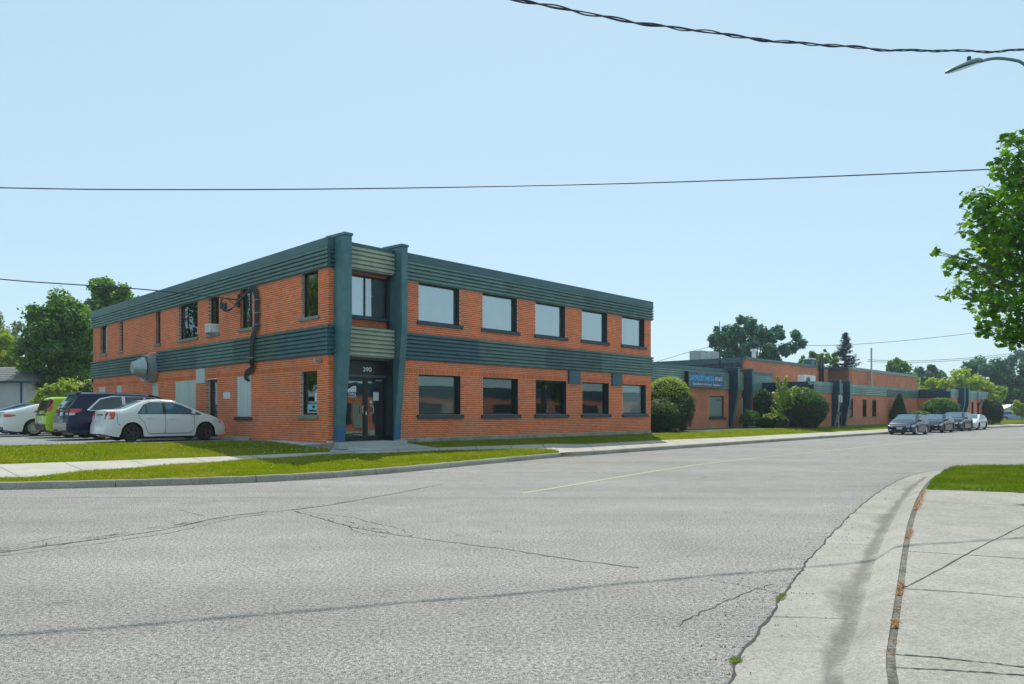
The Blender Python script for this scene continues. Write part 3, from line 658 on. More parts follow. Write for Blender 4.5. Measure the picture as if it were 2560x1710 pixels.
B('floor_slab', M['dark'], b1, (.35, 18.25, .35, 23.9, 3.75, 4.0), (4.2, 4.3, 4.2, 23.9, .5, 6.5), (4.3, 18.2, 4.2, 4.3, .5, 6.5))
# foundation of concrete blocks
fb = MB(); s = 2.72
while s < 18.6:
    B('foundation_block', M['block'], b1, (s, min(s+.39, 18.62), -.012, .02, .30, .662)); s += .40
B('foundation', M['block'], b1, (0.0, .4, -.015, .3, .3, .60), (-.015, .02, .0, 24.4, .3, .598), (2.69, 18.6, 0, .3, .3, .66))
# ribbed metal bands
def ribbed(name, mt, parent, axis, a0, a1, z0, nrib, pitch, base, out, flip=1, ends=True):
    """horizontal ribs; axis 'x': sheet faces -y; axis 'y': sheet faces -x; base = plane, out = how far ribs stand proud"""
    m = MB(); prof = []
    for k in range(nrib):
        z = z0+k*pitch
        prof += [(base-.025, z), (base-.025, z+pitch*.22), (base-out, z+pitch*.34), (base-out, z+pitch*.92)]
    prof += [(base-.025, z0+nrib*pitch)]
    full = [(base+.004, z0)] + prof + [(base+.004, z0+nrib*pitch)]
    def f(j, p):
        a = (a0, a1)[j]; return (a, p[0], p[1]) if axis == 'x' else (p[0], a, p[1])
    m.extrude(full, f, 2); 
    if axis == 'x': m.f = [tuple(reversed(q)) for q in m.f]
    return m.build(name, mt, parent)
def band(parent, axis, a0, a1, z0, nrib, pitch, base, out, mt, plen=3.05, name='cladding_panel', alt=None):
    s = a0; k = 0
    while s < a1-.01:
        e = min(s+plen, a1)
        if a1-e < .5: e = a1
        ribbed(name, alt[k % len(alt)] if alt else mt, parent, axis, s+.002, e-.002, z0, nrib, pitch, base, out); s = e; k += 1
M['clad2'] = mat('teal_cladding_faded', (.095,.185,.17), .5, var=.2, scale=2.5, isl=.15)
M['clad3'] = mat('navy_cladding', (.032,.10,.13), .42, var=.2, scale=2.5, isl=.15)
band(b1, 'x', 2.66, 18.72, 3.44, 7, .137, 0, .10, M['clad'], 3.9, alt=[M['clad3'], M['clad2'], M['clad'], M['clad2'], M['clad3']])
band(b1, 'x', 2.66, 18.72, 6.24, 5, .134, 0, .10, M['clad'], 5.2, alt=[M['clad2'], M['clad2'], M['clad']])
band(b1, 'x', -.10, .16, 3.44, 7, .137, 0, .10, M['clad3']); band(b1, 'x', -.10, .16, 6.24, 5, .134, 0, .10, M['clad3'])
band(b1, 'y', -.10, 14.67, 3.44, 7, .137, 0, .10, M['clad'], 3.4, alt=[M['clad3'], M['clad'], M['clad2'], M['clad']])
band(b1, 'y', 15.94, 24.5, 3.44, 7, .137, 0, .10, M['clad'], 4.3)
band(b1, 'y', -.10, 24.5, 6.24, 5, .134, 0, .10, M['clad2'], 3.4)
band(b1, 'x', .47, 2.37, 3.42, 7, .14, -.22, .10, M['cladk'], 3); band(b1, 'x', .47, 2.37, 6.27, 5, .146, -.22, .10, M['cladk'], 3)
B('band_soffit', M['frame'], b1, (.45, 2.39, -.215, .7, 3.36, 3.415), (.45, 2.39, -.215, -.005, 4.405, 4.425), (.45,2.39,-.215,-.005,6.23,6.265))
for s, e in [(2.66, 7.4), (7.4, 12.6), (12.6, 18.72)]:
    B('coping', M['coping'], b1, (s+.003, e-.003, -.085, .32, 6.915, 7.2))
B('coping', M['coping'], b1, (.46, 2.38, -.26, .30, 7.005, 7.13)); B('coping', M['coping'], b1, (-.085, .17, -.085, .32, 6.915, 7.2))
for s, e in [(.325, 5.0), (5.0, 9.8), (9.8, 14.6), (14.6, 19.4), (19.4, 24.5)]:
    B('coping', M['coping'], b1, (-.085, .30, s+.003, e-.003, 6.915, 7.2))
# corner fins
for fx, bz in ((.18, .60), (2.40, .66)):
    m = MB(); pf = [(.12, bz), (-.25, bz), (-.30, bz+.55), (-.67, 4.38), (-.67, 7.22), (.12, 7.22)]
    m.extrude(pf, lambda j, p: (fx+(0, .26)[j], p[0], p[1]), 2)
    f = m.build('fin', M['fin'], b1, bevel=.012)
    mb_ = MB(); pf = [(.10, bz-.004), (-.253, bz-.004), (-.303, bz+.55), (.10, bz+.55)]
    mb_.extrude(pf, lambda j, p: (fx+(-.004, .264)[j], p[0], p[1]), 2); mb_.build('fin_base', M['finblue'], f)
    m = MB(); pf = [(-.70, 7.222), (-.70, 7.30), (.42, 7.34), (.42, 7.28), (.12, 7.12), (.12, 7.222)]
    m.extrude(pf, lambda j, p: (fx+(-.03, .29)[j], p[0], p[1]), 2); m.build('fin_cap', M['fin'], f, bevel=.008)
# recessed bay between the fins
B('bay_wall', M['mortar'], b1, (.44, 2.4, .16, .3, 4.3, 4.72), (.44, 2.4, .16, .3, 6.23, 6.9))
q = MB()
for p, q2, z, h in bricks_for(.44, 2.40, [(4.43, 4.70), (6.19, 6.26)], []): q.box(p, q2, .15, .17, z, z+h)
o = q.build('brick', M['brick'], b1); o['kind'] = 'stuff'
B('jamb', M['frame'], b1, (.44, .47, -.2, .34, .6, 3.4), (2.37, 2.4, -.2, .34, .6, 3.4), (2.37, 2.4, .0, .5, 4.43, 7.0), (.44,.47,0,.5,4.43,7.0))
def window(parent, axis, a0, a1, z0, z1, plane, depth=.15, fr=.055, style='low', sill=None, mull=(), glass=None, sillm='sillp', back=None, fm='frame'):
    def bx(aa, ab, d0, d1, za, zb): return (aa, ab, plane+d0, plane+d1, za, zb) if axis == 'x' else (plane+d0, plane+d1, aa, ab, za, zb)
    wd = empty('window', *( (a0, plane, z0) if axis == 'x' else (plane, a0, z0))); wd.parent = parent
    wd.matrix_parent_inverse = Matrix(); po = OFF[parent.name]; wd.location = Vector((a0, plane, z0))-po if axis == 'x' else Vector((plane, a0, z0))-po; wd.rotation_euler = (0,0,0)
    d = depth
    B('window_frame', M[fm], wd, bx(a0, a1, d-.02, d+.05, z0, z0+fr), bx(a0, a1, d-.02, d+.05, z1-fr, z1), bx(a0, a0+fr, d-.018, d+.048, z0+fr, z1-fr), bx(a1-fr, a1, d-.018, d+.048, z0+fr, z1-fr),
      *[bx(a0+(a1-a0)*t-fr/2, a0+(a1-a0)*t+fr/2, d-.018, d+.048, z0+fr, z1-fr) for t in mull])
    pq = MB(); e0, e1, f0_, f1_, g0, g1 = bx(a0+fr*.9, a1-fr*.9, d+.012, d+.012, z0+fr*.9, z1-fr*.9)
    pq.quad(*(((e0,f0_,g0),(e1,f0_,g0),(e1,f0_,g1),(e0,f0_,g1)) if axis == 'x' else ((e0,f1_,g0),(e0,f0_,g0),(e0,f0_,g1),(e0,f1_,g1)))); pq.build('pane', M[glass or ('glassup' if style == 'up' else 'glass')], wd)
    if style in ('up', 'blind'):
        bm_ = MB(); z = z0+.03; bm_.box(*bx(a0+fr, a1-fr, d+.112, d+.115, z0+.02, z1-.02))
        while z < z1-.05: bm_.box(*bx(a0+fr, a1-fr, d+.085+random.uniform(0,.006), d+.10, z, z+.056)); z += .066
        bm_.build('blind', M['blind'], wd)
    elif style == 'poster': B('blind', M['white'], wd, bx(a0+fr, a1-fr, d+.03, d+.04, z0+.02, z1-.02))
    elif style == 'venetian':
        m = MB(); z = z0+.06
        while z < z1-.06: m.box(*bx(a0+fr, a1-fr, d+.09, d+.10, z, z+.022)); z += .034
        m.build('blind', M['slatb'], wd)
    elif style == 'curtain': B('curtain', M['curtain'], wd, bx(a0+fr, a1-fr, d+.10, d+.12, z0+.02, z1-.02))
    if style not in ('up', 'blind', 'curtain', 'poster', 'open'): B('room_shade', M['dark'], wd, bx(a0-.55, a1+.95, d+.55, d+.6, z0-.3, z1+.3))  # near-black sheet in place of the room's shade
    if sill is not None:
        B('sill', M[sillm], wd, bx(a0-.09, a1+.13, -.07, d-.02, z0-sill, z0-.004), bevel=.006)
    return wd
for i, (a, b) in enumerate(UPW): window(b1, 'x', a, b, 4.86, 6.24, 0, style='up', sill=.13, depth=.16, fr=.05)
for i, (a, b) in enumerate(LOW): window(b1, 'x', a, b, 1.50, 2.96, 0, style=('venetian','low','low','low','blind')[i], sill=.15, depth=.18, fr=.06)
B('window_head', M['frame'], b1, *[(a, b, .03, .2, 6.24, 6.3) for a, b in UPW])
# black reveal liners of the long facade's windows
B('reveal', M['frame'], b1, *[(b-.012, b-.001, .11, .17, z0, z1) for (l, z0, z1) in ((UPW,4.86,6.24),(LOW,1.5,2.96)) for a, b in l], *[(b-.03, b-.0015, .012, .108, z0+.002, z1-.002) for (l, z0, z1) in ((UPW,4.86,6.24),(LOW,1.5,2.96)) for a, b in l])
for a, b in [(12.02,12.8),(15.23,16.0)]: B('cover_box', M['clad3'], b1, (a, b, -.10, .1, 2.84, 3.43), bevel=.006)
for i, (a, b) in enumerate(LUP):
    st = ['low','curtain','low','low','low','low','low'][i]
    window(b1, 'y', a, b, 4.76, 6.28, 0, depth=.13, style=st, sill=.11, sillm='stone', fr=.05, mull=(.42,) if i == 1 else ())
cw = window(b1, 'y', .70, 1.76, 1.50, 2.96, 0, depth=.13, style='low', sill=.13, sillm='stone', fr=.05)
window(b1, 'x', .50, 2.34, 4.80, 6.18, .15, depth=.06, style='open', glass='glassup', sill=None, fr=.05, mull=(.55,))
B('bay_blind', M['blind'], b1, (.5, 1.50, .34, .345, 4.8, 6.2)); B('room_shade', M['dark'], b1, (.4, 2.5, 1.6, 1.65, 4.3, 6.5))
B('ceiling_light', M['white'], b1, (1.95, 2.2, .7, 1.2, 5.62, 5.66))
B('bay_sill', M['sillp'], b1, (.47, 2.37, -.02, .21, 4.70, 4.80), bevel=.006)
# papers in the corner window
B('notice', M['paper'], cw, (.105, .108, .74, 1.02, 1.95, 2.2)); B('poster', M['ltblue'], cw, (.105, .108, .73, 1.52, 1.56, 1.86)) if False else None
p_ = B('notice', M['paper'], cw, (.118, .122, .78, .99, 1.95, 2.24)); p2 = B('poster', mat('pale_blue_poster', (.22,.50,.62), .6), cw, (.118, .122, .76, 1.50, 1.57, 1.86))
def text(s, size, mt, parent, loc, side='x', name='lettering', ext=.004, sx=1, off=0):
    cu = bpy.data.curves.new(name, 'FONT'); cu.body = s; cu.size = size; cu.extrude = ext; cu.align_x = 'CENTER'; cu.align_y = 'CENTER'; cu.offset = off
    cu.materials.append(M[mt] if isinstance(mt, str) else mt); tmp = bpy.data.objects.new('tmp', cu); COL.objects.link(tmp)
    me = bpy.data.meshes.new_from_object(tmp.evaluated_get(bpy.context.evaluated_depsgraph_get())); bpy.data.objects.remove(tmp)
    o = bpy.data.objects.new(name, me); COL.objects.link(o); o.parent = parent
    p = Vector(loc) - OFF[parent.name]; o.location = p
    o.rotation_euler = (R_(90), 0, 0) if side == 'x' else (R_(90), 0, R_(-90)); o.scale = (sx, 1, 1)
    return o
OFF[p2.name] = OFF[cw.name]; 
inkm = mat('dark_ink', (.01,.03,.08), .6)
text('385', .11, inkm, cw, (.112, 1.12, 1.77), 'y', off=.004); text('Tomlinson St', .115, inkm, cw, (.112, 1.12, 1.65), 'y', off=.003)
# other fittings on the lot facade
def boards(parent, y0, y1, z0, z1, n, lip=True):
    o = B('boarded_opening', M['panel'], parent, (.03, .10, y0+.004, y1-.004, z0, z1-.002)); w_ = (y1-y0)/n
    for k in range(n): B('board', M['panel'], o, (.008, .03, y0+k*w_+.008, y0+(k+1)*w_-.006, z0, z1-.004))
    return o
boards(b1, 5.37, 6.53, 1.42, 2.96, 4); boards(b1, 10.39, 12.63, 1.2, 2.96, 8); boards(b1, 14.67, 15.40, .9, 2.92, 2); boards(b1, 19.7, 20.45, .9, 2.92, 2); boards(b1, 22.3, 23.42, .9, 2.92, 3)
B('cover_panel', M['panel'], b1, (-.02, .05, 9.46, 10.33, 2.80, 3.42))
B('sill', M['sillp'], b1, (-.07, .12, 5.24, 6.66, 1.30, 1.415), bevel=.006)
dr = B('side_door', M['frame'], b1, (.16, .20, 8.29, 9.34, .6, .72), (.16, .20, 8.29, 9.34, 2.8, 2.92), (.16, .20, 8.29, 8.38, .72, 2.8), (.16, .20, 9.22, 9.34, .72, 2.8), (.17, .195, 8.9, 8.96, .72, 2.8))
B('pane', M['glass'], dr, (.178, .186, 8.38, 9.22, .72, 2.8)); B('room_shade', M['dark'], dr, (1.4, 1.45, 8.0, 9.7, .5, 3)); B('sill', M['walk'], dr, (-.02, .3, 8.25, 9.38, .56, .6))
B('notice_plate', M['paper'], b1, (-.012, .0, 7.12, 7.72, 2.13, 2.37))
o = MB(); o.box(-.12, .0, .38, .50, 3.24, 3.34); o.lathe([(.001,0),(.05,0),(.06,-.12),(.001,-.12)], (-.12,.46,3.27), 'x', 10); o.build('wall_light', M['galv'], b1)
o = MB(); o.box(-.10, 0, 24.2, 24.4, 4.85, 4.95); o.lathe([(.001,-.2),(.04,-.2),(.06,0),(.001,0)], (-.02,24.3,3.18), 'x', 8); o.build('wall_light', M['galv'], b1)
# round exhaust hood on the lot facade
f = MB(); c = (0, 15.2, 3.64)
f.lathe([(.60,-.0),(.66,-.02),(.66,-.30),(.58,-.33),(.58,-.38),(.63,-.42),(.63,-.46),(.44,-.30),(.30,-.30)], c, 'x', 36)
fan = f.build('exhaust_hood', M['galv'], b1, smooth=True, sharp=35)
f = MB(); f.lathe([(.001,-.93),(.10,-.95),(.22,-.96),(.27,-.93),(.28,-.90),(.50,-.50),(.51,-.47),(.45,-.44)], c, 'x', 36); f.build('hood_cap', M['galv'], fan, smooth=True, sharp=35)
# service conduits
for k in range(4):
    d = k*.080; y = 4.88-d; r = .027
    pts = [(-.30,6.0,5.62+.02*k),(-.22,5.75,5.78+.02*k),(-.16,5.5,5.95+.03*k),(-.12,5.25-d*.5,6.06+.05*k),(-.10,5.05-d*.8,6.08+.04*k),(-.09,4.93-d,5.98),(-.08,y,5.8),(-.08,y,4.75),(-.10,y+.05,4.6),(-.17,y+.17,4.36),(-.17,y+.24,3.5),(-.12,y+.26,3.36),(-.09,y+.28+.02*k,3.26-.05*k),(-.09,5.45-.03*k,3.20-.05*k),(-.09,5.62-.03*k,3.12-.03*k),(-.09,5.73-.05*k,2.98),(-.09,5.70-.05*k,2.86),(-.05,5.62-.04*k,2.78),(.02,5.58-.04*k,2.78)]
    m = MB(); m.tube(smooth(pts, 2), r, 8); m.build('conduit', M['black'], b1, smooth=True)
B('conduit_strap', M['galv'], b1, *[(-.13, 0, 4.56, 4.96, z, z+.02) for z in (5.7, 5.22, 4.80)], (-.215, -.10, 4.8, 5.22, 3.58, 3.6))
m = MB(); m.box(-.55, -.03, 6.3, 6.34, 5.86, 5.9); m.box(-.06, 0, 6.26, 6.38, 5.6, 6.1); m.tube([(-.5,6.32,5.9),(-.3,6.3,5.75),(-.05,6.3,5.6)], .012, 6)
m.build('service_bracket', M['black'], b1)
m = MB()
for k in range(3): m.tube(smooth([(-.62,6.35+.1*k,5.88),(-.60,6.6,5.75-.05*k),(-.5,6.75-.05*k,5.5),(-.4,6.4,5.38+.04*k),(-.30,6.05,5.6)], 2), .014, 6)
m.build('drip_loop', M['wire'], b1, smooth=True)
B('insulator', M['findark'], b1, (-.60,-.48,6.55,6.72,5.52,5.76), (-.60,-.48,6.30,6.42,5.48,5.72), bevel=.02)

# entrance doors
B('door_header', M['black'], b1, (.47, 2.37, .20, .26, 2.85, 3.33)); text('390', .21, 'white', b1, (1.605, .195, 3.035), off=.003, sx=1.15)
B('header_trim', M['coping'], b1, (.47, 2.37, .19, .23, 2.78, 2.846)); B('bay_ceiling', M['black'], b1, (.47, 2.37, -.2, 1.1, 3.33, 3.36))
B('threshold', M['walk'], b1, (.17, 2.86, -.40, .34, .40, .625), bevel=.01)
for k, (a, b) in enumerate([(.76, 1.56), (1.62, 2.36)]):
    st = .06 if k == 0 else .07
    d = B('entrance_door', M['black'], b1, (a, b, .28, .33, .64, .80), (a, b, .28, .33, 2.64, 2.74), (a, a+st, .281, .329, .80, 2.64), (b-st, b, .281, .329, .80, 2.64))
    B('pane', M['glass'], d, (a+st-.01, b-st+.01, .30, .306, .79, 2.65))
    hx = b-.13 if k == 0 else a+.24; hx0 = b-.04 if k == 0 else a+.12
    m = MB(); m.tube(smooth([(hx0, .28, 1.80), (hx0, .20, 1.80), (hx, .20, 1.80), (hx, .20, 1.76), (hx, .20, 1.60), (hx, .20, 1.56), (hx0, .20, 1.56), (hx0, .28, 1.56)], 1), .014, 8); m.build('pull_handle', M['chrome'], d, smooth=True)
B('door_frame', M['black'], b1, (.47, .76, .26, .34, .62, 2.78), (1.56, 1.62, .265, .335, .62, 2.78), (.76, 2.37, .265, .335, 2.74, 2.778), (.76, 2.36, .27, .33, .626, .64))
B('room_shade', M['dark'], b1, (.32, 3.2, 1.3, 1.35, .5, 3.3), (2.42, 2.5, .36, 1.3, .5, 3.3))
B('notice', M['paper'], b1, (1.92, 2.14, .290, .294, 1.99, 2.28), (1.76, 1.86, .276, .280, 1.91, 1.99))
E_ = [(.90,2.27),(1.23,2.27),(1.23,2.47),(1.10,2.47),(1.01,2.41),(.90,2.35)]
m = MB(); m.add([(x, .288, z) for x, z in E_]+[(x, .294, z) for x, z in E_], [(0,1,2,3,4,5)]+[(i+6,(i+1)%6+6,(i+1)%6,i) for i in range(6)])
for (a,z) in [(.95,2.30),(1.01,2.35),(1.08,2.31),(1.15,2.37),(1.12,2.42),(1.17,2.29),(1.05,2.38)]: m.box(a,a+.025,.282,.287,z,z+.016,1)
m.build('emblem', [M['white'], M['black']], b1); text('TFPG', .135, 'white', b1, (1.065, .29, 2.19), off=.003); B('underline', M['white'], b1, (.90, 1.23, .286, .291, 2.10, 2.12))
B('lock_box', M['chrome'], b1, (1.57, 1.62, .23, .262, 1.50, 1.62)); B('door_closer', M['galv'], b1, (2.0, 2.25, .24, .28, 2.66, 2.71))

ac = thing('window_air_conditioner', 'white window air conditioner jutting from a narrow upstairs window on the lot side', 'air conditioner', -.2, 8.6, 4.78)
B('housing', M['white'], ac, (-.27, .12, 8.38, 8.86, 4.80, 5.15), bevel=.015)
B('grille', M['panel'], ac, *[(-.282, -.27, 8.41, 8.61, z, z+.012) for z in np.arange(4.84, 5.12, .03)], *[(-.282, -.27, 8.64, 8.83, z, z+.012) for z in np.arange(4.84, 5.12, .03)])
B('bracket', M['galv'], ac, (-.25, .0, 8.42, 8.45, 4.74, 4.80), (-.25, .0, 8.79, 8.82, 4.74, 4.80))
ws = thing('wheel_stop', 'low concrete wheel stop between white sedan and brick wall', 'wheel stop', -.75, 4.7, .6)
m = MB(); m.extrude([(-.90,.595),(-.86,.72),(-.76,.72),(-.72,.595)], lambda j, p: (p[0], (3.75, 5.6)[j], p[1]), 2); m.build('concrete_bar', M['kerb'], ws, bevel=.012)
B('rebar_pin', M['galv'], ws, (-.82,-.80,4.1,4.12,.7,.735), (-.82,-.80,5.2,5.22,.7,.735))

# ------------------------------------------------------------ low buildings further along
def fins_pair(parent, xs, yf, wd, reach, zt, zb=.45, mt='findark'):
    for fx in xs:
        m = MB(); pf = [(yf+.05, zb), (yf-.18, zb), (yf-reach, zt-1.45), (yf-reach, zt), (yf+.25, zt+.02), (yf+.05, zt-.25)]
        m.extrude(pf, lambda j, p: (fx+(0, wd)[j], p[0], p[1]), 2); f = m.build('fin', M[mt], parent, bevel=.01)
        B('fin_cap', M['fin'], f, (fx-.03, fx+wd+.03, yf-reach-.03, yf+.28, zt+.025, zt+.075))
        B('fin_trim', M['fin'], f, (fx-.012, fx+wd+.012, yf-reach-.012, yf-reach+.03, zt-1.45, zt))
        m = MB(); m.extrude([(yf-.205, zb), (yf-.18, zb), (yf-reach+.02, zt-1.452), (yf-reach-.012, zt-1.452)], lambda j, p: (fx+(-.01, wd+.01)[j], p[0], p[1]), 2); m.build('fin_trim', M['fin'], f)
def lowwall(parent, axis, a0, a1, plane, z0, z1, ops, m='brickfar', thick=.3):
    mb = MB()
    for a, b, c, d in wall_cells(a0, a1, z0, z1, ops):
        mb.box(*((a, b, plane, plane+thick, c, d) if axis == 'x' else (plane, plane+thick, a, b, c, d)))
    return mb.build('wall', M[m], parent, uv=True)
# B: behind the sign
b2 = thing('sign_shop_building', 'single-storey brick building with blue fascia sign and tall ribbed band', 'building', 18.7, 3.87, .5)
wB = [(28.9, 30.9), (31.74, 33.83)]
opB = [(27.4, 29.05, 1.24, 2.70), (31.74, 33.83, 1.24, 2.70), (36.45, 37.9, .5, 3.1), (38.25, 39.15, 1.24, 2.68)]
lowwall(b2, 'x', 18.66, 41.35, 3.87, .3, 3.2, opB)
B('rear_wall', M['brickfar'], b2, (18.66, 41.35, 3.9, 4.15, 3.2, 4.5), (41.05, 41.35, 4.15, 11, .3, 4.5), uv=True); B('roof', M['roofgravel'], b2, (18.6, 41.3, 4.15, 11.2, 4.2, 4.3))
band(b2, 'x', 18.66, 34.4, 3.18, 8, .145, 3.87, .09, M['cladg'], 3.9); band(b2, 'x', 34.95, 36.6, 3.18, 8, .145, 3.87, .09, M['cladk'], 4); band(b2, 'x', 37.1, 41.35, 3.18, 8, .145, 3.87, .09, M['cladg'], 4.6)
for s, e in [(18.66,23.5),(23.5,29),(29,34.3),(37.15,41.38)]: B('coping', M['coping'], b2, (s+.003, e-.003, 3.80, 4.2, 4.345, 4.60))
B('band_end', M['galv'], b2, (41.35, 41.38, 3.76, 3.95, 3.2, 4.56)); B('foundation', M['block'], b2, (18.7, 41.3, 3.85, 3.88, .3, .54))
fins_pair(b2, (34.45, 36.65), 3.87, .26, .72, 4.66)
for a, b, z0, z1 in opB[:2]: window(b2, 'x', a, b, z0, z1, 3.87, depth=.14, style='poster', glass='glassfar', sill=.14, fr=.06)
window(b2, 'x', *opB[3], 3.87, depth=.14, style='curtain', sill=.12, fr=.07)
text('TAROT', .26, M['ltblue'], b2, (33.1, 3.99, 2.42), off=.004) if False else text('CARRIS', .22, mat('faded_teal_print', (.05,.22,.36), .7), b2, (33.2, 4.0, 2.42), off=.004)
d = B('shop_door', M['panel'], b2, (36.5, 36.75, 4.10, 4.16, .55, 3.05), (37.6, 37.85, 4.10, 4.16, .55, 3.05), (36.75, 37.6, 4.10, 4.16, .55, .8), (36.75, 37.6, 4.10, 4.16, 2.5, 2.62), (36.75, 37.6, 4.10, 4.16, 2.98, 3.05))
B('pane', M['glass'], d, (36.74, 37.61, 4.125, 4.135, .8, 2.98)); B('room_shade', M['dark'], d, (36, 38.3, 5, 5.1, .5, 3.2)); B('door_post', M['blind'], d, (36.62, 36.74, 3.9, 4.02, .5, 2.6))
sg = thing('fascia_sign', 'long blue and white shop sign fixed on the ribbed band of the low building', 'sign', 30.7, 3.6, 3.25)
B('cabinet', M['black'], sg, (28.35, 33.05, 3.50, 3.78, 3.24, 4.24), bevel=.01); B('face', M['signblue'], sg, (28.42, 32.98, 3.488, 3.498, 3.30, 4.18))
B('border', M['fin'], sg, (28.35,33.05,3.484,3.50,4.18,4.24), (28.35,33.05,3.484,3.50,3.24,3.30), (28.35,28.42,3.484,3.50,3.30,4.18), (32.98,33.05,3.484,3.50,3.30,4.18))
skyb = mat('sign_sky_blue', (.12,.55,.95), .6, var=.02)
text('DAYPUCKTAMATA', .46, skyb, sg, (30.05, 3.482, 3.80), sx=.80, off=.004, ext=.003)
text('457-8673', .34, 'white', sg, (32.28, 3.482, 3.82), sx=.80, off=.003, ext=.003)
text('Shawdellellee Central Found    deegouture', .20, 'white', sg, (30.7, 3.482, 3.43), sx=1.05, off=.001, ext=.003)
# C and D: the two sections that step out towards the street
def section(name, label, x0, x1, y, yback, ztop, wins, fins, alt, ptype='cladg', kx=None):
    b = thing(name, label, 'building', x0, y, .5)
    ops = [(a, c, 1.2, 2.66) for a, c in wins]
    lowwall(b, 'x', x0, x1, y, .3, 3.0, ops); lowwall(b, 'y', y+.3, yback, x0, .3, 3.0, [])
    B('parapet', M['brickfar'], b, (x0, x1, y+.02, y+.3, 3.0, 3.72), (x0+.02, x0+.3, y+.3, yback, 3.0, 3.72), uv=True)
    B('roof', M['roofgravel'], b, (x0+.3, x1, y+.3, y+12, 3.5, 3.55))
    f0, f1 = fins
    band(b, 'x', x0-.08, f0, 2.98, 4, .15, y, .09, M[ptype], 4); band(b, 'x', f0+.3, f1, 2.98, 4, .15, y, .09, M['cladk'], 4)
    band(b, 'x', f1+.3, x1, 2.98, 4, .15, y, .09, M[ptype], 5.2, alt=alt)
    band(b, 'y', y-.08, yback, 2.98, 4, .15, x0, .09, M['findark'], 4)  # return band in a darker colour that stands in for its shade
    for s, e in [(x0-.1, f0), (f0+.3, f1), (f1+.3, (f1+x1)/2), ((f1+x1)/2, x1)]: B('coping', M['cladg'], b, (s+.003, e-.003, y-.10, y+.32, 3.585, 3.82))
    B('coping', M['findark'], b, (x0-.10, x0+.32, y+.33, yback, 3.585, 3.815))  # side coping darkened likewise, shade in the colour
    B('foundation', M['block'], b, (x0, x1, y-.02, y+.01, .3, .60), (x0-.02, x0+.01, y+.012, yback, .3, .60))
    fins_pair(b, (f0, f1), y, .28, .60, 3.98)
    for a, c in wins: window(b, 'x', a, c, 1.2, 2.66, y, depth=.05, style='low', sill=.12, fr=.05, sillm='stone', glass='glassfar')
    B('entrance_door', M['frame'], b, (f0+.3, f1, y-.04, y-.005, .5, 2.9)); B('door_glass', M['glassfar'], b, (f0+.5, f1-.2, y-.055, y-.045, .7, 2.6))
    return b
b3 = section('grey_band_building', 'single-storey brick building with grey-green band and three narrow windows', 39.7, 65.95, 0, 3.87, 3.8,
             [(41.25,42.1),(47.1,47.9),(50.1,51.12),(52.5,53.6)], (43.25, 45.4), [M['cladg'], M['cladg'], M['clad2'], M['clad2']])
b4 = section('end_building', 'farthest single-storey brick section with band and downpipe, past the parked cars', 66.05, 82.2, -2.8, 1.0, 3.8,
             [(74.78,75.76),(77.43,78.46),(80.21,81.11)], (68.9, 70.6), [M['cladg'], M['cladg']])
m = MB(); m.box(77.1, 77.35, -3.05, -2.9, 2.9, 3.95); m.tube(smooth([(77.25,-3.2,3.0),(77.6,-3.25,2.95),(78.0,-3.1,2.75),(78.05,-2.95,2.3)], 2), .14, 8); m.build('downpipe', M['galv'], b4, smooth=False)
B('tank', M['galv'], b4, (82.4, 83.6, -2.0, -.5, 2.2, 3.6), bevel=.1)
# A: tall brick warehouse behind
wa = thing('warehouse', 'taller brick warehouse with dark metal end wall rising behind the sign building', 'warehouse', 44.16, 7.3, .5)
lowwall(wa, 'x', 44.16, 62.5, 7.3, .3, 6.0, [])
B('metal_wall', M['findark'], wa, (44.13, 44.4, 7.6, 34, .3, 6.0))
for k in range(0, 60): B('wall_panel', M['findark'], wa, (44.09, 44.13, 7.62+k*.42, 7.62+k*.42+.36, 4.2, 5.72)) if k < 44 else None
for s, e in [(44.05, 50), (50, 56), (56, 62.5)]: B('coping', M['coping'], wa, (s+.004, e-.004, 7.22, 7.6, 5.98, 6.22))
for s, e in [(7.6, 14), (14, 21), (21, 34)]: B('coping', M['clad3'], wa, (44.02, 44.45, s+.004, e-.004, 5.74, 6.22))
B('roof', M['roofgravel'], wa, (44.3, 85, 7.6, 34, 5.8, 5.9)); B('vent_stack', M['white'], wa, (51.55,51.85,10,10.3,5.9,7.3), (51.45, 51.95, 9.92, 10.38, 7.3, 7.52))
B('steam_pipe', M['black'], wa, (59.8, 60.0, 7.0, 7.2, 4.6, 6.95), (60.35, 60.58, 7.0, 7.2, 4.6, 6.95)); B('pipe_base', M['white'], wa, (60.36,60.57,6.98,7.18,3.6,4.6))
B('steel_bracket', M['findark'], wa, (59.4, 60.8, 7.12, 7.3, 4.3, 4.6))
m = MB(); m.tube([(44.0, 9.6, 3.6), (44.0, 9.6, 7.9)], .05, 8); m.tube([(44.0,9.6,7.9),(44.0,9.6,9.4)], .03, 6); m.build('roof_mast', M['black'], wa)
wb = thing('warehouse_annex', 'brick warehouse block with shade-coloured side wall and ladder pole, farther along', 'warehouse', 62.5, 5, .5)
lowwall(wb, 'x', 62.55, 85.2, 5, .3, 5.85, []); lowwall(wb, 'y', 5.3, 7.6, 62.55, .3, 5.85, [], m='brickshade')  # side wall takes the shade-coloured brick
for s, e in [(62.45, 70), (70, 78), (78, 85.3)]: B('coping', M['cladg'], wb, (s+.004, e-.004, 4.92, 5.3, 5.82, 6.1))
B('coping', M['findark'], wb, (62.45, 62.9, 5.3, 7.5, 5.82, 6.12))  # side coping darker than the front one, painted as shaded
m = MB(); m.tube([(67.4, 4.7, 3.8), (67.4, 4.7, 8.3)], .09, 8)
for z in (4.2, 4.7, 5.2, 5.6): m.box(67.0, 67.35, 4.68, 4.74, z, z+.06)
m.build('ladder_pole', M['galv'], wb)
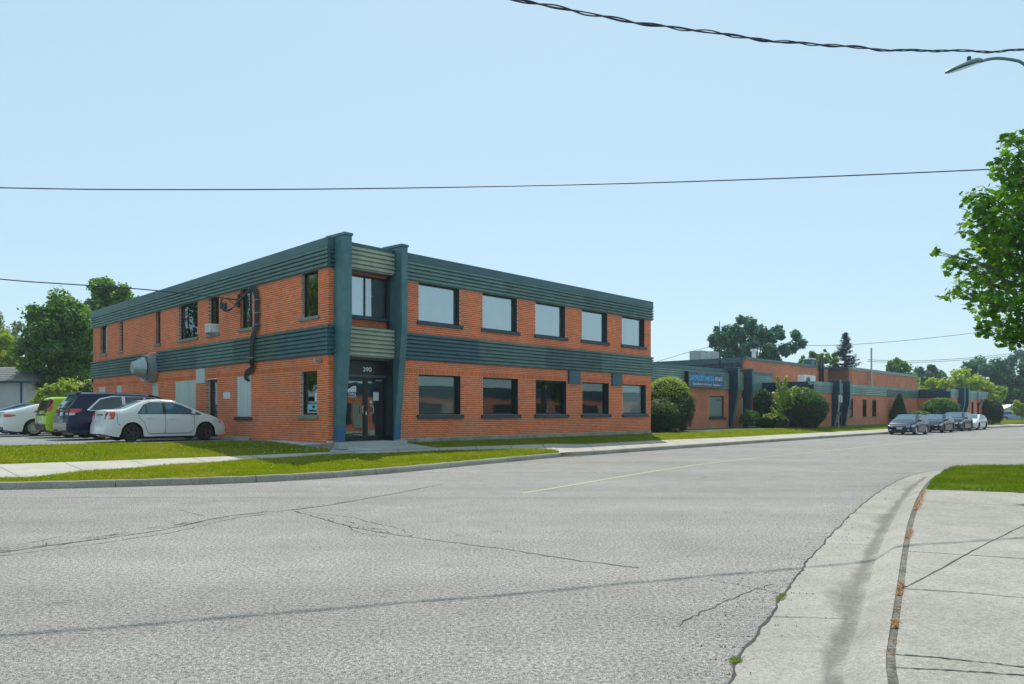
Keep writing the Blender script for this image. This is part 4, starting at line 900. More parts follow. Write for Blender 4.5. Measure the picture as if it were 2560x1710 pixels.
hv = thing('rooftop_unit', 'grey rooftop air handler with yellow sticker on the warehouse roof', 'rooftop unit', 47, 12.5, 5.9)
B('cabinet', M['galv'], hv, (45.2, 46.9, 12.0, 13.2, 5.9, 7.12), (47.1, 48.9, 12.1, 13.3, 5.9, 7.18), bevel=.02); B('sticker', M['yellow'], hv, (45.9, 46.3, 11.985, 12.0, 6.82, 7.08), (45.95,46.35,11.985,12.0,6.45,6.68))
B('coil', M['panel'], hv, *[(47.15+k*.095, 47.20+k*.095, 12.08, 12.1, 6.0, 7.1) for k in range(18)])
hv2 = thing('rooftop_vent_box', 'small dark vent box on the annex roof beside the spruce', 'vent', 61.6, 9, 5.9)
B('housing', M['clad3'], hv2, (61.2, 62.2, 8.5, 9.3, 5.9, 7.0)); B('hood', M['white'], hv2, (61.15, 62.25, 8.42, 9.32, 7.0, 7.1))
cu = thing('outdoor_condenser', 'white air conditioner condenser with round fan on the low roof', 'air conditioner', 52.7, 5.4, 3.55)
B('case', M['white'], cu, (51.6, 54.1, 5.35, 6.0, 3.75, 4.92), bevel=.03); m = MB(); m.lathe([(.50,-.02),(.50,0),(.42,0),(.42,-.02)], (52.35,5.34,4.3), 'y', 24); m.build('fan_guard', M['galv'], cu)
m = MB(); m.lathe([(.001,-.012),(.42,-.012),(.42,0)], (52.35,5.345,4.3), 'y', 24); m.build('fan_opening', M['sillp'], cu); B('feet', M['galv'], cu, (51.8,51.9,5.35,6,3.5,3.75),(53.8,53.9,5.35,6,3.5,3.75))
for (x, lab) in ((35.35, 'half-barrel planter with leafy shrub by the first fin of the sign building entrance'), (37.6, 'half-barrel planter with flowering plant by the second fin of the sign building entrance')):
    pl = thing('barrel_planter', lab, 'planter', x, 2.6, .5, 'barrel planters at the shop entrance')
    m = MB(); m.lathe([(.30,0),(.40,.12),(.42,.42),(.38,.42),(.36,.36),(.001,.36)], (x, 2.6, .47), 'z', 18); m.build('barrel', M['findark'], pl, smooth=True, sharp=40)
    m = MB(); m.lathe([(.425,.36),(.43,.36),(.43,.41),(.42,.41)], (x,2.6,.47), 'z', 18); m.lathe([(.40,.10),(.41,.10),(.415,.15),(.40,.15)], (x,2.6,.47), 'z', 18); m.build('hoop', M['galv'], pl)
sp = thing('parking_sign_post', 'thin parking sign post with two small plates in the grass by the grey fins', 'sign', 41.9, -1.0, .4)
m = MB(); m.tube([(41.9,-1.0,.4),(41.9,-1.0,2.9)], .03, 8); m.build('post', M['galv'], sp); B('plate', M['galv'], sp, (41.75,42.05,-1.05,-1.04,2.35,2.85)); B('plate', M['panel'], sp, (42.2,42.5,-1.05,-1.04,2.3,2.8)); B('arm', M['galv'], sp, (41.88,42.45,-1.04,-1.02,2.78,2.81))
m = MB(); m.tube([(42.4,-1.02,.4),(42.35,-1.02,2.4)], .02, 6); m.build('stake', M['pole'], sp); B('meter', M['fin'], sp, (41.82,41.98,-1.09,-.94,1.35,1.6))

# across the street (seen in the windows)
ob = thing('opposite_building', 'brick building with ribbed band across the street, mirrored in the ground floor windows', 'building', 16, -33, 0)
lowwall(ob, 'x', 14, 70, -33.3, -.1, 3.1, []); band(ob, 'x', 14, 70, 3.1, 7, .15, -33.0, -.1, M['clad3'], 14)
for k in range(11):
    B('window', M['dark'], ob, (15+k*5, 17.9+k*5, -32.98, -32.95, .6, 2.45)); B('panel', M['cladk'], ob, (18.1+k*5, 18.9+k*5, -32.98, -32.95, .3, 2.45))

# ------------------------------------------------------------ cars
def paint(name, c, metal=0, rough=.3, coat=.35): return mat(name, c, max(.12, rough-.15), metal=metal, var=.02, scale=1, coat=coat*.7, spec=.22)
M['carglass'] = mat('car_glass', (.018,.030,.036), .04, var=.1, scale=2, spec=.9)
M['carglassb'] = mat('car_glass_blue', (.05,.12,.16), .05, var=.35, scale=3, spec=.9)
M['trim'] = mat('black_trim', (.012,.012,.013), .45, var=.1)
M['red'] = mat('tail_red', (.55,.02,.01), .15, var=.1, coat=1)
M['clear'] = mat('lamp_clear', (.55,.58,.60), .12, var=.1, coat=1)
M['amber'] = mat('amber_lens', (.6,.22,.04), .2)
M['plate'] = mat('plate_blue_white', (.45,.55,.66), .5, var=.1, scale=12)
M['alloy'] = mat('alloy_rim', (.55,.58,.60), .3, metal=.6, var=.05)
M['blackrim'] = mat('black_rim', (.02,.02,.022), .35)
class Car:
    """rear at x=0, nose at x=L, y half width; surface given by curves along x"""
    def __init__(s, root, L, Wd, zb, belt, top, xr, xf, R, rearlean=(), frontlean=(), tumble=.42, shr=.16, shf=.30):
        s.root, s.L, s.Wd, s.zb0, s.belt_, s.top_, s.xr, s.xf, s.R = root, L, Wd, zb, belt, top, xr, xf, R
        s.rl = list(rearlean) or [(0,0),(2,0)]; s.fl = list(frontlean) or [(0,0),(2,0)]; s.tumble, s.shr, s.shf = tumble, shr, shf
        xs = np.linspace(0, L, 400)
        def sm(c, k):
            y = np.interp(xs, *zip(*c)); ker = np.hanning(k); ker /= ker.sum(); return np.convolve(np.pad(y, k//2, 'edge'), ker, 'valid')[:400]
        s.xs = xs; s.B = sm(belt, 23); s.T = sm(top, 23)
    def belt(s, x): return float(np.interp(x, s.xs, s.B))
    def top(s, x):
        t = float(np.interp(x, s.xs, s.T)); e = min(x, s.L-x)
        if e < .10: t -= .05*(1-math.sqrt(max(0, 1-(1-e/.10)**2)))
        return t
    def hw(s, x):
        w = s.Wd/2
        if x < .45: w *= 1-s.shr*(1-math.sqrt(max(0, 1-(1-x/.45)**2)))
        e = s.L-x
        if e < .9: w *= 1-s.shf*(1-math.sqrt(max(0, 1-(1-e/.9)**2)))
        return w
    def zbot(s, x):
        z = s.zb0 + .10*max(0, 1-x/.5)**1.5 + .05*max(0, 1-(s.L-x)/.5)**1.5
        for c in (s.xr, s.xf):
            d = abs(x-c); Ra = s.R+.055
            if d < Ra: z = max(z, s.R + math.sqrt(Ra*Ra-d*d) - .0)
        return z
    def section(s, x):
        w, zb, be, to = s.hw(x), s.zbot(x), s.belt(x), s.top(x)
        be = min(be, to-.03); h = to-be; zb = min(zb, be-.05)
        def ys(z): return w*(1-.045*max(0, (.48-z)/.3)**2-.050*max(0, (z-.62)/max(.15, be-.62))**2*(1 if be > .64 else 0))
        P = [(w-.30, zb), (w*.985-.02, zb)]
        for k in range(9):
            z = zb + (be-zb)*k/8; P.append((ys(z), z))
        g = max(0, min(1, h/.38)); frac = .50+.36*g; wb = ys(be); zr = be+h*frac; wr = wb - s.tumble*h*frac - .015
        for k in range(1, 7):
            t = k/6; P.append((wb+(wr-wb)*t+.018*math.sin(math.pi*t)*g, be+(zr-be)*t))
        for k in range(1, 9):
            a = math.pi/2*k/8; P.append((wr*math.cos(a)**(.75), zr+(to-zr)*math.sin(a)))
        P[-1] = (0, to); s.zr, s.wr = zr, wr
        return P
    def lean(s, x, z):
        if x < .6: return x + float(np.interp(z, *zip(*s.rl)))*(1-x/.6)**1.2
        if x > s.L-.6: return x - float(np.interp(z, *zip(*s.fl)))*(1-(s.L-x)/.6)**1.2
        return x
    def side(s, x, z):
        P = s.section(x)[2:]; return float(np.interp(z, [p[1] for p in P], [p[0] for p in P]))
    def topz(s, x, y):
        P = s.section(x)[8:]; P = P[::-1]; return float(np.interp(abs(y), [p[0] for p in P], [p[1] for p in P]))
    def body(s, pm):
        st = sorted(set([0,.01,.03,.06,.10,.16,.24,.34,.46] + list(np.linspace(.55, s.L-.95, int((s.L-1.5)/.05))) + [s.L-e for e in (.85,.75,.65,.55,.46,.37,.29,.22,.16,.11,.07,.04,.02,.006,0)]
             + [c+d*(s.R+.055) for c in (s.xr, s.xf) for d in (-.9999,-.985,-.94,-.86,-.74,-.6,-.4,-.2,0,.2,.4,.6,.74,.86,.94,.985,.9999)]))
        st = [x for x in st if 0 <= x <= s.L]; S = [s.section(x) for x in st]; n = len(S[0]); m = MB(); vs = []
        for x, P in zip(st, S):
            for y, z in P: vs.append((s.lean(x, z), y, z))
            for y, z in P[:-1]: vs.append((s.lean(x, z), -y, z))
        k = 2*n-1; R = lambda i, j: i*k+j; Lq = lambda i, j: i*k+(n+j if j < n-1 else n-1)
        fp, fb = [], []
        for i in range(len(st)-1):
            for j in range(n-1):
                (fb if j < 2 else fp).append((R(i,j), R(i+1,j), R(i+1,j+1), R(i,j+1)))
                (fb if j < 2 else fp).append((Lq(i,j+1), Lq(i+1,j+1), Lq(i+1,j), Lq(i,j)))
        for i in (0, len(st)-1):
            for j in range(1, n-1):
                f = (R(i,j), R(i,j+1), Lq(i,j+1), Lq(i,j)) if j < n-2 else (R(i,j), R(i,n-1), Lq(i,j))
                fp.append(f if i == 0 else tuple(reversed(f)))
        m.add(vs, fp, 0); m.f += fb; m.m += [1]*len(fb)
        o = m.build('body', [pm, M['trim']], s.root, smooth=True, sharp=38)
        B('underbody', M['trim'], s.root, (.25, s.L-.3, -s.Wd/2+.26, s.Wd/2-.26, s.zb0-.02, s.zb0+.4), (s.xr+s.R, s.xf-s.R, -s.Wd/2+.06, s.Wd/2-.06, s.zb0-.03, s.zb0+.08))
        return o
    def spatch(s, name, cols, mt, off=.005, nz=8, both=True, parent=None, wrap=True):
        """patch on the flank: cols = (x, z0, z1)"""
        X = []
        for a, b in zip(cols, cols[1:]):
            kk = max(1, int((b[0]-a[0])/.06)); X += [lerp(a, b, t/kk) for t in range(kk)]
        X.append(cols[-1])
        for sg in ((1, -1) if both else (-1,)):
            m = MB(); vs = []
            for x, z0, z1 in X:
                for k in range(nz+1):
                    z = z0+(z1-z0)*k/nz; vs.append((s.lean(x, z), sg*(s.side(x, z)+off), z))
            q = nz+1; fs = [(i*q+k, (i+1)*q+k, (i+1)*q+k+1, i*q+k+1) for i in range(len(X)-1) for k in range(nz)]
            if sg > 0: fs = [tuple(reversed(f)) for f in fs]
            m.add(vs, fs); o = m.build(name, mt, parent or s.root, smooth=True)
        return o
    def tpatch(s, name, rows, mt, off=.006, ny=12):
        """patch on the upper surface: rows = (x, halfwidth)"""
        m = MB(); X = []
        for a, b in zip(rows, rows[1:]):
            kk = max(1, int(abs(b[0]-a[0])/.05)); X += [lerp(a, b, t/kk) for t in range(kk)]
        X.append(rows[-1]); vs = []
        for x, hwid in X:
            for k in range(ny+1):
                y = -hwid+2*hwid*k/ny; z = s.topz(x, y); vs.append((s.lean(x, z), y, z+off))
        q = ny+1; m.add(vs, [(i*q+k, (i+1)*q+k, (i+1)*q+k+1, i*q+k+1) for i in range(len(X)-1) for k in range(ny)])
        return m.build(name, mt, s.root, smooth=True)
    def epatch(s, name, poly, mt, end='rear', off=.008, parent=None):
        """panel on the tail or nose: poly = (y, z) outline, extruded slightly"""
        m = MB(); sg = -1 if end == 'rear' else 1; x0 = 0 if end == 'rear' else s.L
        f = lambda y, z, d: (s.lean(x0, z)+sg*d, y, z)
        n = len(poly); m.add([f(y, z, off) for y, z in poly]+[f(y, z, -.04) for y, z in poly], [tuple(range(n))]+[(i, (i+1) % n, (i+1) % n+n, i+n) for i in range(n)])
        return m.build(name, mt, parent or s.root)
    def wheels(s, rim, spokes, tw=.21, rr=.68):
        for x in (s.xr, s.xf):
            for sg in (-1, 1):
                yo = sg*(s.Wd/2-.035); R = s.R
                wh = empty('wheel', x, yo, R, False); wh.parent = s.root
                m = MB(); pr = [(R*rr, 0), (R*.93, -.005*1), (R*.985, -.03), (R, -.06), (R, -tw+.04), (R*.97, -tw), (R*rr, -tw)]
                m.lathe([(a, b*sg) for a, b in pr], (0,0,0), 'y', 32); m.build('tyre', M['rubber'], wh, smooth=True, sharp=50)
                m = MB(); m.lathe([(R*rr, -.004*sg), (R*rr*.93, -.008*sg), (R*rr*.90, -.05*sg), (R*rr*.9, -.12*sg)], (0,0,0), 'y', 32)
                m.lathe([(.001, -.018*sg), (.06, -.02*sg), (.07, -.04*sg), (.07, -.1*sg)], (0,0,0), 'y', 12)
                for k in range(spokes):
                    a = 2*math.pi*k/spokes; wv = .9/spokes*R if spokes > 8 else .038
                    for (r0, r1) in ((.05, R*rr*.93),):
                        c, q = math.cos(a), math.sin(a)
                        pts = [(r0, -wv*.8), (r1, -wv), (r1, wv), (r0, wv*.8)]
                        vs = [(u*c-v*q, (-.022 if u < .1 else -.014)*sg, u*q+v*c) for u, v in pts] + [(u*c-v*q, -.06*sg, u*q+v*c) for u, v in pts]
                        m.add(vs, [(0,1,2,3),(7,6,5,4),(0,4,5,1),(1,5,6,2),(2,6,7,3),(3,7,4,0)])
                m.build('rim', M[rim], wh)
                m = MB(); m.lathe([(.001, -.10*sg), (R*rr*.9, -.10*sg)], (0,0,0), 'y', 20); m.build('brake_disc', M['trim'], wh)
    def mirror(s, x, z, mt):
        for sg in (-1, 1):
            y = sg*(s.side(x, z)); m = MB(); m.box(x-.06, x+.05, y, y+sg*.20, z, z+.13)
            o = m.build('wing_mirror', mt, s.root, bevel=.035)
    def handle(s, x, z, mt):
        for sg in (-1, 1):
            y = sg*s.side(x, z); B('door_handle', mt, s.root, (x-.10, x+.10, y+sg*.004, y+sg*.035, z-.014, z+.014))
    def seam(s, pts, wd=.007):
        for sg in (-1, 1):
            m = MB(); q = resample([(x, 0, z) for x, z in pts], 26); vs = []
            for i, p in enumerate(q):
                t = (q[min(i+1, 25)]-q[max(i-1, 0)]).normalized(); nx, nz = -t.z*wd, t.x*wd
                for k in (-1, 1):
                    x, z = p.x+k*nx, p.z+k*nz; vs.append((s.lean(x, z), sg*(s.side(x, z)+.003), z))
            m.add(vs, [(2*i, 2*i+1, 2*i+3, 2*i+2) for i in range(25)]); m.build('door_seam', M['trim'], s.root)
def car_root(name, label, x, y, z, cat='car', group=None, back=False, ang=0, world=None):
    """x, y in the street frame = centre of the tail; nose towards +x unless back"""
    wx, wy = world or W(x, y); o = tag(empty(name, wx, wy, z, False, ANG + (math.pi if back else 0) + ang), label, cat, group); return o

G1 = 'cars parked nose in along the lot side of the brick building'
# white compact sedan
r = car_root('white_sedan', 'white compact sedan with black wheels parked closest to the brick corner', -4.90, 6.35, .6, group=G1); r.scale.x = .955
c = Car(r, 4.30, 1.69, .17, [(0,.86),(.5,.90),(1.0,.93),(2.0,.90),(3.2,.88),(3.6,.84),(4.3,.60)],
        [(0,1.07),(.25,1.09),(.62,1.095),(1.35,1.40),(1.9,1.465),(2.35,1.44),(2.8,1.30),(3.38,1.00),(3.9,.84),(4.2,.70),(4.3,.58)], .88, 3.43, .305,
        rearlean=[(0,0),(.35,0),(.55,.02),(.62,.05),(1.1,.16)], frontlean=[(0,.03),(.4,0),(.7,.10),(1,.3)], tumble=.44)
pw = paint('white_paint', (.66,.68,.69)); c.body(pw); c.wheels('blackrim', 5)
c.spatch('window_surround', [(1.06,.935,.95),(1.30,.93,1.25),(1.55,.93,1.335),(2.3,.93,1.335),(2.62,.92,1.235),(3.28,.90,.925)], M['trim'], .004)
c.spatch('side_window', [(1.12,.96,.97),(1.28,.955,1.17),(1.34,.95,1.225)], M['carglassb'], .008); c.spatch('side_window', [(1.38,.95,1.245),(1.55,.95,1.31),(1.93,.95,1.32)], M['carglassb'], .008)
c.spatch('side_window', [(2.04,.95,1.315),(2.28,.945,1.312),(2.60,.935,1.215),(3.02,.92,1.02)], M['carglassb'], .008)
c.tpatch('rear_window', [(.66,.50),(.75,.56),(1.30,.50)], M['carglassb']); c.tpatch('windshield', [(2.50,.50),(2.9,.58),(3.34,.66)], M['carglassb'])
c.spatch('tail_lamp', [(.0,.76,1.0),(.10,.76,1.0),(.24,.76,1.0),(.30,.90,1.0)], M['red'], .008); c.spatch('reverse_lamp', [(.0,.775,.87),(.12,.775,.87)], M['clear'], .012)
for sg in (1, -1):
    t = c.epatch('tail_lamp', [(sg*.50,.78),(sg*.70,.76),(sg*.70,1.0),(sg*.56,.98)], M['red'])
    c.epatch('reverse_lamp', [(sg*.54,.79),(sg*.69,.775),(sg*.69,.87),(sg*.56,.87)], M['clear'], off=.014, parent=t)
c.epatch('licence_plate', [(-.17,.70),(.17,.70),(.17,.83),(-.17,.83)], M['plate'], off=.012); c.epatch('trunk_trim', [(-.30,.89),(.30,.89),(.30,.925),(-.30,.925)], M['trim'], off=.02)
c.spatch('headlamp', [(3.72,.66,.74),(3.9,.62,.78),(4.05,.62,.72)], M['clear'], .008); c.spatch('side_marker', [(3.98,.63,.69),(4.08,.63,.69)], M['amber'], .012)
c.seam([(1.99,.93),(2.0,.5),(1.98,.26)]); c.seam([(1.08,.90),(1.12,.80),(1.30,.62),(1.34,.42),(1.42,.27),(2.9,.27),(3.02,.40),(3.02,.88)]); c.seam([(.36,.98),(.40,.62),(.50,.55)]); c.seam([(3.02,.25),(1.36,.25)], .004)
c.handle(1.44,.80,pw); c.handle(2.20,.78,pw); c.mirror(2.98,.93,pw)
c.epatch('fog_lamp', [(-.62,.30),(-.50,.30),(-.50,.38),(-.62,.38)], M['trim'], 'front')
# navy minivan
r = car_root('navy_minivan', 'dark navy minivan with chrome window line between white sedan and lime hatchback', -5.16, 9.65, .6, 'minivan', G1)
c = Car(r, 5.12, 1.98, .20, [(0,1.02),(1.5,1.03),(3.6,1.0),(4.3,.92),(5.12,.68)],
        [(0,1.66),(.3,1.72),(1.5,1.75),(2.8,1.72),(3.2,1.62),(4.15,1.12),(4.7,.98),(5.12,.72)], 1.05, 4.05, .345,
        rearlean=[(0,0),(.6,.0),(.95,.05),(1.2,.14),(1.75,.50)], frontlean=[(0,0),(.5,0),(1,.25)], tumble=.28, shr=.07)
pn = paint('navy_paint', (.004,.009,.040)); c.body(pn); c.wheels('alloy', 7)
c.spatch('window_trim', [(.62,1.06,1.08),(1.05,1.04,1.50),(1.5,1.04,1.60),(3.0,1.03,1.57),(3.95,1.02,1.05)], M['chrome'], .004)
c.spatch('side_window', [(.72,1.08,1.10),(1.08,1.065,1.46),(1.5,1.065,1.56),(1.80,1.065,1.57)], M['carglass'], .008); c.spatch('side_window', [(1.92,1.065,1.57),(2.55,1.06,1.56)], M['carglass'], .008); c.spatch('side_window', [(2.65,1.06,1.555),(3.0,1.055,1.53),(3.7,1.05,1.15)], M['carglass'], .008)
c.epatch('rear_window', [(-.62,1.12),(.62,1.12),(.55,1.62),(-.55,1.62)], M['carglassb'], off=.01)
c.epatch('spoiler', [(-.66,1.63),(.66,1.63),(.62,1.71),(-.62,1.71)], pn, off=.10)
for sg in (1, -1):
    c.epatch('tail_lamp', [(sg*.46,.98),(sg*.80,.97),(sg*.80,1.12),(sg*.5,1.10)], M['red'], off=.012)
    c.epatch('reverse_lamp', [(sg*.55,.89),(sg*.80,.88),(sg*.80,.97),(sg*.5,.97)], M['clear'], off=.012)
c.spatch('tail_lamp', [(.01,.97,1.12),(.25,.97,1.12),(.42,1.04,1.12)], M['red'], .008); c.spatch('reverse_lamp', [(.01,.88,.968),(.2,.90,.968)], M['clear'], .008)
c.epatch('licence_plate', [(-.17,.86),(.17,.86),(.17,1.0),(-.17,1.0)], M['plate'], off=.012); c.epatch('chrome_bar', [(-.4,1.03),(.4,1.03),(.4,1.06),(-.4,1.06)], M['chrome'], off=.02)
c.epatch('bumper', [(-.84,.36),(.84,.36),(.86,.62),(-.86,.62)], mat('dusty_bumper', (.20,.20,.18), .4, coat=.5), off=.03); c.epatch('reflector', [(.55,.38),(.75,.38),(.75,.42),(.55,.42)], M['red'], off=.036); c.epatch('reflector', [(-.75,.38),(-.55,.38),(-.55,.42),(-.75,.42)], M['red'], off=.036)
c.handle(1.85,.95,pn); c.handle(2.8,.93,pn); c.mirror(3.6,1.05,pn); c.seam([(1.75,1.0),(1.78,.3),(2.6,.27),(2.62,1.0)]); c.seam([(2.62,.27),(3.7,.3),(3.75,1.0)])
# lime hatchback
r = car_root('lime_hatchback', 'lime green boxy hatchback with tall tail lamp behind the navy minivan', -5.10, 12.75, .6, group=G1)
c = Car(r, 4.15, 1.80, .20, [(0,.98),(1.5,1.0),(3.0,.98),(3.5,.92),(4.15,.72)], [(0,1.52),(.25,1.60),(1.2,1.62),(2.2,1.58),(2.6,1.48),(3.2,1.08),(3.8,.98),(4.15,.75)], .80, 3.37, .33,
        rearlean=[(0,.10),(.3,.04),(.5,0),(.9,.03),(1.6,.24)], frontlean=[(0,0),(.5,0),(1,.2)], tumble=.28, shr=.08)
pg = paint('lime_paint', (.36,.52,.015)); c.body(pg); c.wheels('alloy', 5)
c.spatch('side_window', [(.55,1.12,1.22),(.75,1.03,1.44),(2.2,1.02,1.42),(3.0,1.0,1.05)], M['carglass'], .006)
c.epatch('rear_window', [(-.46,1.06),(.46,1.06),(.46,1.46),(-.46,1.46)], M['carglass'], off=.01)
for sg in (1, -1):
    t = c.epatch('lamp_housing', [(sg*.44,.92),(sg*.76,.98),(sg*.76,1.50),(sg*.44,1.52)], M['trim'], off=.008); c.epatch('tail_lamp', [(sg*.60,1.02),(sg*.76,1.04),(sg*.74,1.47),(sg*.62,1.49)], M['red'], off=.016, parent=t)
c.epatch('trim_strip', [(-.74,.86),(.74,.86),(.74,.92),(-.74,.92)], M['trim'], off=.012)
c.epatch('rear_bumper', [(-.70,.30),(.70,.30),(.76,.52),(-.76,.52)], M['trim'], off=.03); c.epatch('reverse_lamp', [(-.76,.925),(-.50,.925),(-.50,.965),(-.76,.965)], M['clear'], off=.02); c.epatch('licence_plate', [(-.18,.56),(.18,.56),(.18,.69),(-.18,.69)], M['plate'], off=.014)
c.spatch('tail_lamp', [(.01,1.02,1.46),(.10,1.03,1.46),(.16,1.08,1.44)], M['red'], .008); c.spatch('sill_trim', [(.3,.28,.34),(.42,.3,.36)], M['trim'], .01)
# white fastback
r = car_root('white_fastback', 'white fastback sedan with fine-spoke alloy wheels, behind the lime hatchback', -5.9, 15.85, .6, group=G1)
c = Car(r, 4.87, 1.85, .18, [(0,.92),(.6,.96),(1.6,.97),(3.4,.92),(4.0,.86),(4.87,.64)],
        [(0,1.04),(.35,1.10),(1.2,1.34),(2.0,1.46),(2.6,1.44),(3.1,1.30),(3.8,1.02),(4.4,.88),(4.87,.66)], 1.08, 3.93, .335,
        rearlean=[(0,.04),(.3,.02),(.6,0),(.8,.04),(1.2,.12)], frontlean=[(0,0),(.5,0),(1,.25)], tumble=.44)
c.body(pw); c.wheels('alloy', 18)
c.spatch('window_surround', [(1.05,.99,1.0),(1.6,.99,1.24),(2.1,.98,1.335),(2.7,.97,1.32),(3.55,.95,.97)], M['trim'], .004); c.spatch('side_window', [(1.2,1.01,1.03),(1.6,1.005,1.21),(2.1,1.0,1.31),(2.2,1.0,1.31)], M['carglassb'], .008); c.spatch('side_window', [(2.3,1.0,1.31),(2.7,.99,1.29),(3.4,.97,1.0)], M['carglassb'], .008)
c.tpatch('rear_window', [(.42,.52),(.6,.58),(1.45,.50)], M['carglassb']); c.tpatch('roof_patch', [(1.5,.52),(2.6,.52)], paint('navy_patch', (.01,.03,.10))); c.tpatch('windshield', [(2.7,.52),(3.7,.66)], M['carglassb'])  # navy patch laid over the white roof
for sg in (1, -1): c.epatch('tail_lamp', [(sg*.42,.80),(sg*.77,.78),(sg*.77,.91),(sg*.46,.88)], M['red'], off=.01); c.epatch('reverse_lamp', [(sg*.46,.81),(sg*.62,.80),(sg*.62,.86),(sg*.48,.86)], M['clear'], off=.016)
c.spatch('tail_lamp', [(.01,.78,.91),(.2,.79,.91),(.42,.84,.88)], M['red'], .008); c.epatch('diffuser', [(-.75,.26),(.75,.26),(.78,.38),(-.78,.38)], M['trim'], off=.02)
c.handle(1.5,.86,pw); c.handle(2.5,.84,pw); c.mirror(3.3,.97,pw); c.seam([(2.25,.96),(2.25,.27)])
# two blue vehicles beyond
r = car_root('blue_sedan', 'dark blue sedan beyond the white fastback, only tail and rear wheel showing', -6.0, 18.8, .6, group=G1)
c = Car(r, 4.8, 1.85, .18, [(0,.92),(1.6,.96),(3.4,.92),(4.8,.66)], [(0,1.02),(.5,1.10),(1.4,1.40),(2.6,1.44),(3.7,1.02),(4.8,.66)], 1.05, 3.85, .335, rearlean=[(0,0),(.6,0),(1.1,.1)], tumble=.44)
pb = paint('blue_paint', (.01,.035,.16)); c.body(pb); c.wheels('alloy', 10); c.spatch('side_window', [(1.2,.98,1.02),(1.7,.98,1.28),(2.6,.97,1.28),(3.4,.95,.98)], M['carglass'], .006); c.tpatch('rear_window', [(.6,.5),(1.3,.5)], M['carglassb'])
for sg in (1,-1): c.epatch('tail_lamp', [(sg*.5,.78),(sg*.75,.78),(sg*.75,.92),(sg*.5,.92)], M['red'])
r = car_root('blue_crossover', 'blue crossover with roof rails in front of the white garage', -1.0, 24.5, .6, 'suv', G1)
c = Car(r, 4.6, 1.88, .22, [(0,1.0),(3.2,.98),(4.6,.75)], [(0,1.5),(.3,1.60),(2.4,1.62),(3.4,1.12),(4.6,.8)], .9, 3.6, .36, rearlean=[(0,0),(.8,0),(1.6,.35)], tumble=.3)
c.body(paint('mid_blue_paint', (.03,.12,.32))); c.wheels('alloy', 6); c.spatch('side_window', [(.5,1.04,1.1),(.8,1.04,1.46),(2.5,1.02,1.46),(3.2,1.0,1.04)], M['carglass'], .006)
B('roof_rail', M['galv'], r, (.5, 2.6, -.62, -.58, 1.62, 1.67), (.5, 2.6, .58, .62, 1.62, 1.67)); c.epatch('rear_window', [(-.6,1.08),(.6,1.08),(.55,1.45),(-.55,1.45)], M['carglass'])

# the four at the kerb, facing the camera
G2 = 'cars parked along the far kerb'
def front_car(name, label, x, L, Wd, belt, top, pm, zb=.19, R=.33, rims='alloy', spokes=10, tint='carglassb', grille=None, fogc='clear', yc=-4.97, win=None, cat='car', lamps=None):
    r = car_root(name, label, x+L, yc, .004, cat, G2, back=True)
    c = Car(r, L, Wd, zb, belt, top, .85, L-.90, R, rearlean=[(0,0),(.6,0),(1.5,.3)], frontlean=[(0,.06),(.3,.0),(.6,.03),(1.0,.35)], tumble=.36, shf=.26)
    c.body(pm); c.wheels(rims, spokes)
    xw = top_x(top, 3); x1 = top_x(top, 2)
    c.tpatch('windshield', [(x1+.08,.50),((x1+xw)/2,.60),(xw-.06,.70)], M[tint])
    w_ = win or [(.55,.0,.05),(.9,.0,.34),(L*.42,.0,.36),(x1+.05,.0,.30),(xw-.25,.0,.03)]
    c.spatch('window_surround', [(a, c.belt(a)+.015, c.belt(a)+.04+d) for a, _, d in w_], M['trim'], .004)
    c.spatch('side_window', [(a+.04, c.belt(a)+.03, c.belt(a)+.02+d) for a, _, d in w_[:3] if a < L*.43], M['carglass'], .008)
    c.spatch('side_window', [(L*.46, c.belt(L*.46)+.03, c.belt(L*.46)+.36)] + [(a-.03, c.belt(a)+.03, c.belt(a)+.02+d) for a, _, d in w_[3:]], M['carglassb'], .008)
    zh = c.top(L-.12)-.05
    for sg in (1, -1):
        c.epatch('headlamp', [(sg*.40,zh-.10),(sg*.64,zh-.11),(sg*.66,zh+.00),(sg*.48,zh-.03)], M['clear'], 'front', off=.012)
        c.epatch('fog_lamp', [(sg*.50,.30),(sg*.64,.31),(sg*.64,.37),(sg*.50,.36)], M[fogc], 'front', off=.02)
    c.spatch('headlamp', [(L-.55,zh+.02,zh+.08),(L-.3,zh-.08,zh+.06),(L-.06,zh-.11,zh)], M['clear'], .010)
    c.epatch('grille', [(-.34,zh-.16),(.34,zh-.16),(.40,zh-.05),(-.40,zh-.05)], M['trim'], 'front', off=.014); c.epatch('lower_grille', [(-.46,.22),(.46,.22),(.52,.36),(-.52,.36)], M['trim'], 'front', off=.014)
    c.epatch('grille_bar', [(-.36,zh-.11),(.36,zh-.11),(.36,zh-.095),(-.36,zh-.095)], M['chrome'], 'front', off=.02)
    c.handle(L*.38,.86,pm); c.handle(L*.56,.84,pm); c.mirror(xw-.32, c.belt(xw-.32)+.02, pm)
    c.seam([(L*.45,.9),(L*.45,.28)]); c.seam([(L*.66,.88),(L*.66,.3)])
    return c, r
def top_x(top, k): return top[k][0]
belt0 = lambda L: [(0,.94),(L*.5,.95),(L*.72,.90),(L-.4,.76),(L,.62)]
dk = paint('dark_blue_paint', (.004,.012,.055)); bk = paint('black_paint', (.004,.007,.022)); gy = paint('charcoal_paint', (.006,.013,.032))
c, r = front_car('blue_hatchback', 'dark blue hatchback with front plate, first of the cars parked along the far kerb', 42.2, 4.32, 1.77, belt0(4.32), [(0,1.32),(.6,1.42),(2.2,1.44),(3.28,1.02),(3.9,.86),(4.32,.64)], dk, R=.32)
c.epatch('licence_plate', [(-.18,.40),(.18,.40),(.18,.53),(-.18,.53)], M['plate'], 'front', off=.03)
